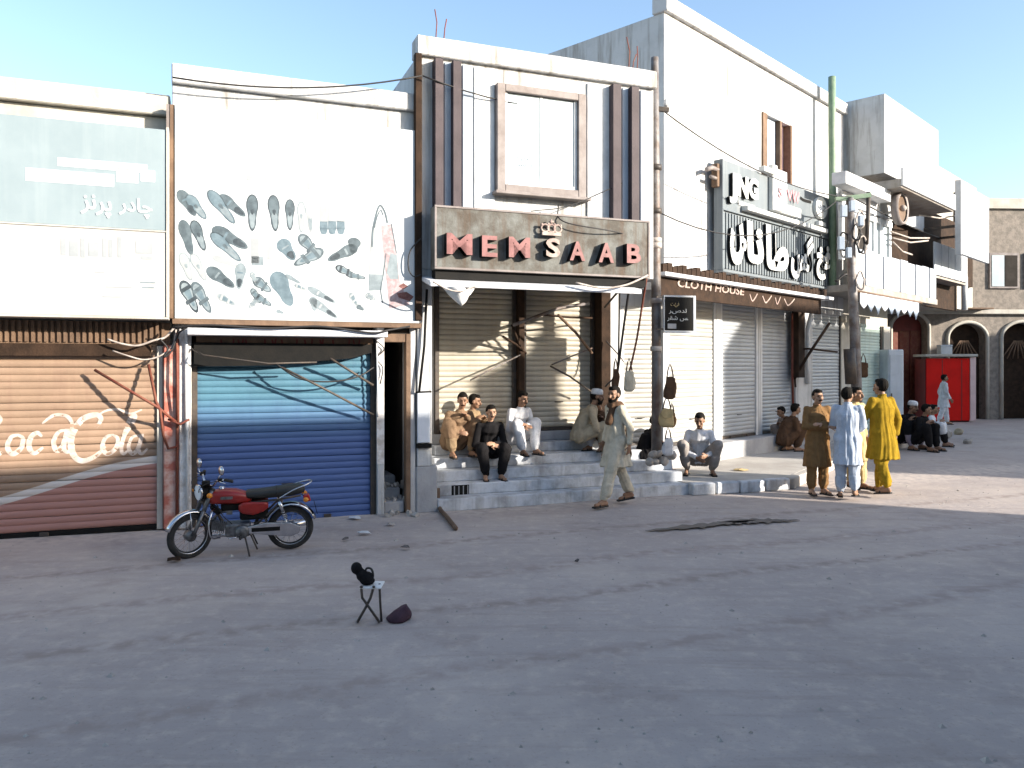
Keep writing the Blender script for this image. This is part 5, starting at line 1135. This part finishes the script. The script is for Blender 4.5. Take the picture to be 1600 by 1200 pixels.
# ---------------------------------------------------------------- people (each faces its own +y)
V = Vector
def remesh(mb, vox, smooth, fold=0.0, seed=0, squash=None):
    me = bpy.data.meshes.new('tmp'); me.from_pydata(mb.v, [], mb.f); me.update()
    o = bpy.data.objects.new('tmp', me); COL.objects.link(o)
    r = o.modifiers.new('r', 'REMESH'); r.mode = 'VOXEL'; r.voxel_size = vox; r.use_smooth_shade = True
    s = o.modifiers.new('s', 'SMOOTH'); s.factor = .5; s.iterations = smooth
    bpy.context.view_layer.update()
    out = bpy.data.meshes.new_from_object(o.evaluated_get(bpy.context.evaluated_depsgraph_get()))
    bpy.data.objects.remove(o); bpy.data.meshes.remove(me)
    if fold:
        n = len(out.vertices); co = np.empty(n*3); out.vertices.foreach_get('co', co); co = co.reshape(-1, 3)
        nr = np.empty(n*3); out.vertices.foreach_get('normal', nr); nr = nr.reshape(-1, 3)
        x, y, z = co.T; k = seed*1.7
        th = np.arctan2(y, x); t = 1-(z-z.min())/(z.max()-z.min()+1e-6)
        r1 = 1-2*np.abs(np.sin(5.5*th+1.3*np.sin(3*z+k)+k)); r2 = 1-2*np.abs(np.sin(9.5*th-1.6*np.sin(5*z+2*k)+2.3*k))
        w = np.sin(46*(z*np.cos(k)+.6*x)+5*np.sin(9*x+4*y+k))*np.sin(13*z+7*x+k)
        d = (.75*r1+.5*r2)*(.25+.95*t)+.42*w
        co = co+nr*(fold*d)[:, None]; out.vertices.foreach_set('co', co.astype(np.float32).ravel()); out.update()
    out.polygons.foreach_set('use_smooth', [True]*len(out.polygons)); return out

def stand(stride=0.0, armL=None, armR=None, lean=0.0, headyaw=0.0, headpitch=0.0):
    """joints of a 1.72 m standing figure; stride > 0 puts the left foot forward"""
    J = dict(pelvis=V((0, 0, .93)), waist=V((0, .01+lean*.3, 1.08)), chest=V((0, .0+lean*.7, 1.29)), neck=V((0, -.01+lean, 1.45)), head=V((0, .02+lean*1.1, 1.595)))
    for s, k in ((-1, 'L'), (1, 'R')):
        J['sh'+k] = V((.175*s, lean, 1.40)); st = stride if k == 'L' else -stride
        J['hip'+k] = V((.088*s, 0, .92)); J['kn'+k] = V((.10*s, .02+st*.52, .50)); J['an'+k] = V((.105*s, st*(1.0 if st > 0 else 1.15), .085+(.05 if st < 0 else .0)))
        J['to'+k] = J['an'+k]+V((.03*s, .16, -.05 if st >= 0 else -.085))
        a = armL if k == 'L' else armR
        if a is None: a = ((.235, -.03-st*.25, 1.12), (.24, .06-st*.5, .88))
        J['el'+k] = V((a[0][0]*s, a[0][1]+lean*.8, a[0][2])); J['wr'+k] = V((a[1][0]*s, a[1][1]+lean*.5, a[1][2]))
    J['hy'], J['hp'] = headyaw, headpitch; return J
def sit(seat=.45, feet=None, lean=.10, spread=.17, armL=None, armR=None, headyaw=0.0, headpitch=0.0, knee=None, squat=False):
    """seated or squatting; seat = height of the seat above z = 0, feet = (forward, height)"""
    p = seat+.10; J = dict(pelvis=V((0, 0, p)), waist=V((0, lean*.25, p+.15)), chest=V((0, lean*.7, p+.35)), neck=V((0, lean*1.25, p+.51)), head=V((0, lean*1.5+.03, p+.665)))
    feet = feet or (.42, 0.0)
    for s, k in ((-1, 'L'), (1, 'R')):
        J['sh'+k] = V((.175*s, lean*1.05, p+.455)); J['hip'+k] = V((.09*s, .02, p)); f = feet if len(feet) == 2 else (feet[0:2] if k == 'L' else feet[2:4])
        J['an'+k] = V((spread*.85*s, f[0], f[1]+.085))
        h, a = J['hip'+k], J['an'+k]; d = a-h; l = min(d.length, .84); mid = (h+a)/2; hh = math.sqrt(max(.43**2-(l/2)**2, 0))
        up = V((spread*.5*s, .55, 1)); up = (up-d*(up.dot(d)/d.length_squared)).normalized(); J['kn'+k] = mid+up*hh
        J['kn'+k].x += spread*.35*s
        J['to'+k] = a+V((.03*s, .16, -.05))
        arm_ = armL if k == 'L' else armR
        kn = J['kn'+k]
        if arm_ is None: arm_ = ((.24, lean*.7+.08, p+.23), (abs(kn.x)*.6, kn.y-.04, kn.z+.09))
        J['el'+k] = V((arm_[0][0]*s, arm_[0][1], arm_[0][2])); J['wr'+k] = V((arm_[1][0]*s, arm_[1][1], arm_[1][2]))
    J['hy'], J['hp'] = headyaw, headpitch; J['sit'] = True; return J

def spine_loft(mb, pts, n=24):
    """pts: (centre, half width, half depth); rings stay across the spine"""
    rings = []
    for i, (c, rx, ry) in enumerate(pts):
        a, b = pts[max(i-1, 0)][0], pts[min(i+1, len(pts)-1)][0]; d = (V(b)-V(a)).normalized(); fy = V((1, 0, 0)).cross(d)*-1
        fy = V((0, d.z, -d.y)).normalized()
        rings.append([V(c)+V((rx*math.copysign(abs(math.cos(t))**.85, math.cos(t)), 0, 0))+fy*ry*math.sin(t) for t in [2*math.pi*k/n for k in range(n)]])
    mb.rings(rings)

def person(label, loc, yaw, J, top, trousers=None, hair='hair', skin='skin', cap=None, beard=None, scarf=None, vest=None, hem=.50, size=1.0, group=None, seed=1, held=None, bald=False, shoe='rubber', fat=1.0, armsfolded=False, shawl=None, short=False):
    trousers = trousers or top; P = J.get('sit'); body = MB()
    # head
    hr = Euler((J['hp'], 0, J['hy'])).to_matrix(); H = J['head']
    def h(x, y, z): return H+hr@V((x, y, z))
    body.ell(h(0, -.012, .022), (.076, .094, .098), hr); body.ell(h(0, .022, -.045), (.058, .068, .072), hr); body.ell(h(0, .05, -.088), (.032, .035, .028), hr, 10, 7)
    body.cone(h(0, .085, .02), h(0, .112, -.028), .011, .017, 8); body.cone(h(-.035, .074, .03), h(.035, .074, .03), .016, .016, 8)
    for s in (-1, 1):
        body.ell(h(.077*s, -.005, -.008), (.012, .026, .034), hr, 8, 6); body.ell(h(.04*s, .06, -.025), (.024, .024, .022), hr, 8, 6)
    body.cone(h(-.018, .088, -.058), h(.018, .088, -.058), .010, .010, 8)
    body.cone(J['neck']-V((0, .005, .03)), h(0, -.015, -.05), .050, .050)
    spine_loft(body, [(J['pelvis']-V((0, 0, .06)), .13, .09), (J['pelvis'], .15, .10), (J['waist'], .13, .09), (J['chest'], .135, .09), (J['neck']-V((0, 0, .08)), .10, .065), (J['neck']-V((0, 0, .03)), .055, .05), (J['neck'], .05, .05)], 16)
    for k, s in (('L', -1), ('R', 1)):
        sh, el, wr = J['sh'+k], J['el'+k], J['wr'+k]
        body.cone(J['neck']-V((0, 0, .09)), sh-V((0, 0, .025)), .042, .040); body.cone(sh-V((0, 0, .02)), el, .042, .038); body.cone(el, wr, .040, .026)
        d = (wr-el).normalized(); ref = V((0, 0, -1)) if abs(d.z) < .8 else V((0, 1, 0))
        pn = (V((-s, .35, -.2))); pn = (pn-d*pn.dot(d)).normalized(); sd_ = d.cross(pn).normalized()
        body.ell(wr+d*.048, (.042, .018, .05), Matrix((sd_, pn, d)).transposed(), 10, 7)
        for i, (o_, ln) in enumerate(((-.031, .062), (-.0105, .074), (.0105, .070), (.031, .055))):
            b0 = wr+d*.082+sd_*o_; d1 = (d+pn*(.25+.06*i)).normalized(); d2 = (d+pn*.95).normalized()
            body.cone(b0, b0+d1*ln*.55, .0098, .009, 8); body.cone(b0+d1*ln*.55, b0+d1*ln*.55+d2*ln*.5, .009, .0075, 8)
        tsd = sd_ if sd_.dot(V((0, 1, .3))) > 0 else -sd_
        t0 = wr+d*.03+tsd*.032; t1 = t0+(d*.6+tsd*.6+pn*.3).normalized()*.04; body.cone(t0, t1, .013, .011, 8); body.cone(t1, t1+(d*.9+pn*.4).normalized()*.032, .011, .009, 8)
        hp, kn, an, to = J['hip'+k], J['kn'+k], J['an'+k], J['to'+k]
        body.cone(hp, kn, .075, .052); body.cone(kn, an, .052, .036); body.cone(an+V((0, -.03, -.04)), to, .034, .028)
        dto = (to-an); dto.z = 0; dto.normalize(); body.cone(an, an+dto*.09+V((0, 0, -.03)), .034, .03)
    me = remesh(body, .0085, 3)
    root = link('person', me, M[skin]); tag(root, label, 'person', group); root.location = loc; root.rotation_euler = (0, 0, yaw); root.scale = (size,)*3
    def part(name, mb, m, vox=.013, sm=4, fold=0.0): return link(name, remesh(mb, vox, sm, fold, seed), M[m], root)
    for s in (-1, 1): MB().ell(h(.031*s, .083, .012), (.012, .007, .0075), hr, 8, 6).build('eye', M['black'], root)
    for s in (-1, 1): MB().cone(h(.016*s, .092, .034), h(.046*s, .083, .034), .0055, .004, 6).build('eyebrow', M[hair], root)
    MB().cone(h(-.02, .097, -.061), h(.02, .097, -.061), .004, .004, 6).build('mouth', M['rust_red'], root)
    # hair, cap, beard
    if cap:
        c = MB(); rings = []
        for z, r in ((.035, .098), (.07, .099), (.10, .094), (.125, .075), (.132, .03)): rings.append([h(r*.86*math.cos(a), -.014+r*1.05*math.sin(a), z) for a in [i*2*math.pi/20 for i in range(20)]])
        c.rings(rings).build('cap', M[cap], root)
    if not bald:
        hm = MB(); hm.ell(h(0, -.032, .03 if not cap else .0), (.0865, .094, .104 if not cap else .07), hr, 20, 12)
        if not cap: hm.ell(h(0, .03, .092), (.062, .05, .036), hr, 14, 8)
        part('hair', hm, hair, .009, 2, .004)
    if beard:
        bm_ = MB(); bm_.ell(h(0, .052, -.092), (.050, .046, .050), hr, 12, 8); bm_.cone(h(-.062, .018, -.04), h(-.045, .05, -.085), .02, .025); bm_.cone(h(.062, .018, -.04), h(.045, .05, -.085), .02, .025); bm_.cone(h(-.028, .098, -.05), h(.028, .098, -.05), .010, .010)
        part('beard', bm_, beard, .008, 2, .003)
    elif J.get('mous', True): MB().cone(h(-.026, .1, -.05), h(.026, .1, -.05), .0075, .0075, 6).build('moustache', M[hair], root)
    # trousers
    tr = MB()
    for k in 'LR':
        hp, kn, an = J['hip'+k], J['kn'+k], J['an'+k]
        tr.cone(hp, kn, .115*fat, .098); tr.cone(kn, an+V((0, 0, .045)), .098, .062); tr.cone(kn.lerp(an, .5), kn.lerp(an, .75), .092, .085)
    tr.cone(J['hipL'], J['hipR'], .125, .125); part('trousers', tr, trousers, .011, 3, .007)
    # long shirt
    kz = MB(); f = fat; pe, wa, ch, ne = J['pelvis'], J['waist'], J['chest'], J['neck']
    sp = [(ne+V((0, .005, .015)), .062, .060), (ne-V((0, 0, .025)), .082, .072), (ne-V((0, 0, .06)), .122, .092), (ne-V((0, 0, .11)), .160, .110), (ch, .172*f, .128*f), (wa, .160*f, .124*f), (pe, .172*f, .136*f)]
    if P:
        sp.append((pe-V((0, 0, .07)), .185, .14)); spine_loft(kz, sp)
        for k in ('' if short else 'LR'):                     # the skirt lies over the thighs and hangs at the knees
            hp, kn, an = J['hip'+k], J['kn'+k], J['an'+k]; kz.cone(hp, kn, .135*f, .108); kz.cone(kn, kn.lerp(an, .38)+V((0, .0, 0)), .108, .095)
        if not short: kz.cone(J['hipL'].lerp(J['knL'], .35), J['hipR'].lerp(J['knR'], .35), .10, .10); kz.cone(J['knL'].lerp(J['hipL'], .35), J['knR'].lerp(J['hipR'], .35), .07, .07)
    else:
        st = (J['knL'].y-J['knR'].y); fo = max(0, abs(st))*.30
        sp += [(V((0, .0, .80)), .186*f, .146*f+fo*.3), (V((0, .005, .66)), .198*f, .152*f+fo*.7), (V((0, .005, hem)), .216*f, .160*f+fo)]; spine_loft(kz, sp)
    for k in 'LR':
        sh, el, wr = J['sh'+k], J['el'+k], J['wr'+k]
        kz.cone(ne-V((0, 0, .075)), sh-V((0, 0, .015)), .062, .064); kz.cone(sh-V((0, 0, .01)), el, .066, .060); kz.cone(el, el.lerp(wr, .86), .060, .048)
    part('long_shirt', kz, top, .011, 3, .0085)
    if not P:
        cl = MB(); cl.rings([[ne+V((.066*math.cos(a), .062*math.sin(a)+.005, z+.016*math.sin(a)*-1)) for a in [i*2*math.pi/18 for i in range(18)]] for z in (.0, .03)], cap=False); cl.build('collar', M[top], root)
        for z in (1.36, 1.29, 1.22): MB().ell(V((0, ch.y+.138*f, z)), .008, None, 6, 5).build('button', M['hair'], root)
    if vest:
        vm = MB(); spine_loft(vm, [(ne-V((0, 0, .01)), .10, .09), (ne-V((0, 0, .075)), .20, .125), (ch, .208, .15), (wa, .197, .147), (pe, .205, .16)] + ([] if P else [(V((0, 0, .84)), .212, .165)])); part('waistcoat', vm, vest, .013, 4, .005)
    if scarf:
        sm_ = MB(); sm_.rings([[ne+V((.105*math.cos(a)*w, .10*math.sin(a)*w+.005, z)) for a in [i*2*math.pi/18 for i in range(18)]] for z, w in ((-.06, .9), (-.03, 1.25), (.015, 1.2), (.05, .85))])
        sm_.cone(ne+V((-.06, .09, -.02)), ch+V((-.07, .15, -.08)), .05, .06); sm_.cone(ne+V((.06, -.09, -.02)), wa+V((.10, -.17, -.05)), .05, .075); sm_.cone(wa+V((.10, -.17, -.05)), V((.10, -.22, pe.z-.22)), .085, .10); sm_.cone(ne+V((-.02, -.08, -.03)), wa+V((-.04, -.17, 0)), .06, .08)
        part('scarf', sm_, scarf, .012, 3, .008)
    if shawl:
        sw = MB(); top_ = ne+V((0, -.01, .0)); spine_loft(sw, [(ne+V((0, -.01, .03)), .085, .085), (ne-V((0, 0, .05)), .19, .13), (ch, .255, .19), (wa, .27, .21), (pe, .29, .25), (pe-V((0, -.04, .10)), .31, .30)]); part('shawl', sw, shawl, .014, 5, .012)
    for k in 'LR':
        an, to = J['an'+k], J['to'+k]; d = (to-an); d.z = 0; d.normalize(); side = V((-d.y, d.x, 0)); base = min(an.z-.085, to.z-.035) if not J.get('tip') else to.z-.035
        a, b = an-d*.06+V((0, 0, -.078)), to+d*.045; b.z = to.z-.03; so_ = MB(); pts = [(-.03, .0), (-.036, .08), (-.035, .5), (-.046, .8), (-.03, 1.0), (.03, 1.0), (.046, .8), (.035, .5), (.036, .08), (.03, 0)]
        ring = [a.lerp(b, t)+side*x for x, t in pts]; so_.add([p+V((0, 0, .012)) for p in ring]+[p-V((0, 0, .010)) for p in ring], [tuple(range(10)), tuple(range(19, 9, -1))]+[(i, 10+i, 10+(i+1) % 10, (i+1) % 10) for i in range(10)])
        so_.tube([a.lerp(b, .62)+side*.045, a.lerp(b, .6)+V((0, 0, .06)), a.lerp(b, .62)-side*.045], .014, 6); so_.build('sandal', M[shoe], root)
    return root

link('pouch', remesh(bag_mb, .006, 4, .004, 3), M['k_black'], bag)
TO = math.pi          # yaw that faces the viewer
fold_arms = ((.25, .06, 1.13), (-.06, .21, 1.165))
# ---- on the steps, left to right
def onstep(u, n): s = L.su(u, n); return s, L.w(s, n, 0)
def sitter(label, u, n, z, dyaw, J, **kw):
    s, w = onstep(u, n); w.z = z; return person(label, w, L.a+TO+dyaw, J, group='people sitting on the shop steps', **kw)
sitter('person in tan printed clothes squatting at left end of platform', 708, 1.12, .664, R(10), sit(.13, (.30, 0), .20, .2, headyaw=R(-25), headpitch=R(-12), armL=((.26, .22, .50), (.05, .36, .66)), armR=((.27, .20, .42), (.10, .38, .40))), top='k_print', trousers='k_tan', seed=2, size=1.0, fat=1.15, shawl=None)
sitter('dark haired person in tan shawl, half hidden behind squatting person at left', 727, 1.36, .664, R(35), sit(.14, (.32, 0), .12, .16, headyaw=R(20), headpitch=R(-10)), top='k_tan', trousers='k_lilac', seed=3, size=.95, shawl=None)
sitter('man in black sitting on platform edge with hands clasped', 761, .88, .0, R(-5), sit(.664, (.40, .335), .16, .15, headpitch=R(-8), armL=((.25, .20, .90), (.02, .37, .93)), armR=((.25, .20, .90), (.03, .36, .90))), top='k_black', seed=4, skin='skin_light', size=.96, beard=None)
sitter('man in white sitting behind platform edge looking down', 803, 1.18, .664, R(12), sit(.17, (.46, .0), .16, .15, headyaw=R(10), headpitch=R(-18), armL=((.25, .22, .42), (-.02, .40, .50)), armR=((.25, .20, .42), (.06, .38, .46))), top='k_white', seed=5, size=.97)
sitter('bearded man in beige with white skullcap sitting at right of steps', 903, 1.0, .664, R(68), sit(.16, (.44, -.10), .20, .14, headyaw=R(-10), headpitch=R(-6), armL=((.25, .28, .40), (.02, .46, .42)), armR=((.25, .30, .38), (.08, .44, .36))), top='k_beige', cap='k_white', beard='hair', hair='hair', seed=6, size=1.0)
sitter('person in dark clothes sitting behind the walking man', 950, 1.12, .664, R(-60), sit(.12, (.42, 0), .22, .15, headpitch=R(-20)), top='k_dkbrown', trousers='k_white', seed=7, size=.92)
sitter('person in black sitting by foot of utility pole', 1002, .95, .3, R(80), sit(.20, (.50, -.05), .18, .15, headpitch=R(-15), headyaw=R(-20)), top='k_black', seed=8, size=.86)
# ---- walking man
wk = gp(963, 791)
person('bearded man in cream clothes and dark scarf walking past the steps', (wk.x, wk.y, .03), R(115), stand(.27, None, ((.235, -.04, 1.13), (.25, .05, .90)), .02, R(25), R(-4)), 'k_cream', 'k_cream', beard='hair', scarf='k_dkbrown', vest=None, hem=.56, seed=9, size=1.03)
# ---- squatting man on the kerb
q = gp(1096, 741, .19)
person('man in white shirt and brown trousers squatting on the kerb', (q.x, q.y+.2, .185), TO+R(-10), sit(.14, (.24, 0), .16, .24, headpitch=R(-22), headyaw=R(-12), armL=((.27, .20, .40), (.10, .40, .34)), armR=((.27, .2, .42), (.05, .42, .30))), 'k_white', 'k_grey', short=True, seed=10, size=1.06)
# ---- pair crouching by the far shutters
q = gp(1225, 706, .18); person('man in brown crouching sideways before the grey shutters', (q.x, q.y+.1, .182), R(-75), sit(.14, (.26, 0), .20, .16, headpitch=R(-6)), 'k_dkbrown', 'k_dkbrown', seed=11, size=1.04, group='pair crouching by the shutters')
q = gp(1244, 704, .18); person('person in pale checked clothes crouching opposite man in brown', (q.x, q.y+.25, .182), R(110), sit(.14, (.26, 0), .2, .16, headpitch=R(-12)), 'k_plaid', 'k_white', seed=12, size=.96, group='pair crouching by the shutters')
# ---- the standing group
G = 'men standing talking in the street'
q = gp(1277, 775); person('man in brown long shirt standing with folded arms', (q.x, q.y, .03), TO+R(8), stand(0, fold_arms, ((.25, .06, 1.11), (-.08, .23, 1.12)), 0, R(-5)), 'k_brown', 'k_brown', hem=.46, seed=13, size=.985, group=G, skin='skin_light', fat=1.08)
q = gp(1324, 781); person('man in pale blue long shirt standing with back to viewer', (q.x, q.y, .03), R(-28), stand(.05, ((.22, .08, 1.12), (.10, .24, 1.05)), ((.225, .06, 1.12), (.12, .26, 1.02)), .02, R(-20)), 'k_blue', 'k_blue', hem=.52, seed=14, size=1.01, group=G, fat=1.02)
q = gp(1353, 772); person('man in sand coloured clothes half hidden behind man in yellow', (q.x-.02, q.y+.35, .03), TO+R(35), stand(.04, None, None, 0, R(10)), 'k_sand', 'k_sand', hem=.48, seed=15, size=1.0, group=G)
q = gp(1379, 775); person('man in bright yellow clothes striding, seen from behind', (q.x, q.y, .03), R(20), stand(-.17, ((.23, .10, 1.14), (.12, .30, 1.18)), None, .02, R(10)), 'k_yellow', 'k_yellow', hem=.53, seed=16, size=1.085, group=G, fat=1.1)
# ---- seated group on the right and the man by the kiosk
G2 = 'people sitting along the far kerb'
q = gp(1412, 702); person('man in black sitting on the ground, left of far seated group', (q.x, q.y+.2, .012), TO+R(30), sit(.12, (.36, 0), .18, .2, headpitch=R(-8)), 'k_black', 'k_lilac', seed=17, size=1.2, group=G2, cap='k_white')
q = gp(1432, 704); person('person in black robe sitting in middle of far seated group', (q.x, q.y+.1, .012), TO+R(40), sit(.14, (.40, 0), .16, .2, headpitch=R(-5), headyaw=R(20)), 'k_black', 'k_black', seed=18, size=1.12, group=G2)
q = gp(1450, 697); person('person in white sleeves sitting at right of far seated group', (q.x, q.y+.1, .012), TO+R(60), sit(.14, (.42, 0), .1, .2), 'k_white', 'k_black', seed=19, size=1.05, group=G2)
q = gp(1474, 664); person('man in pale clothes walking past the red kiosk', (q.x, q.y, .012), R(-100), stand(.16, None, None, .02), 'k_white', 'k_white', hem=.60, seed=20, size=1.04)
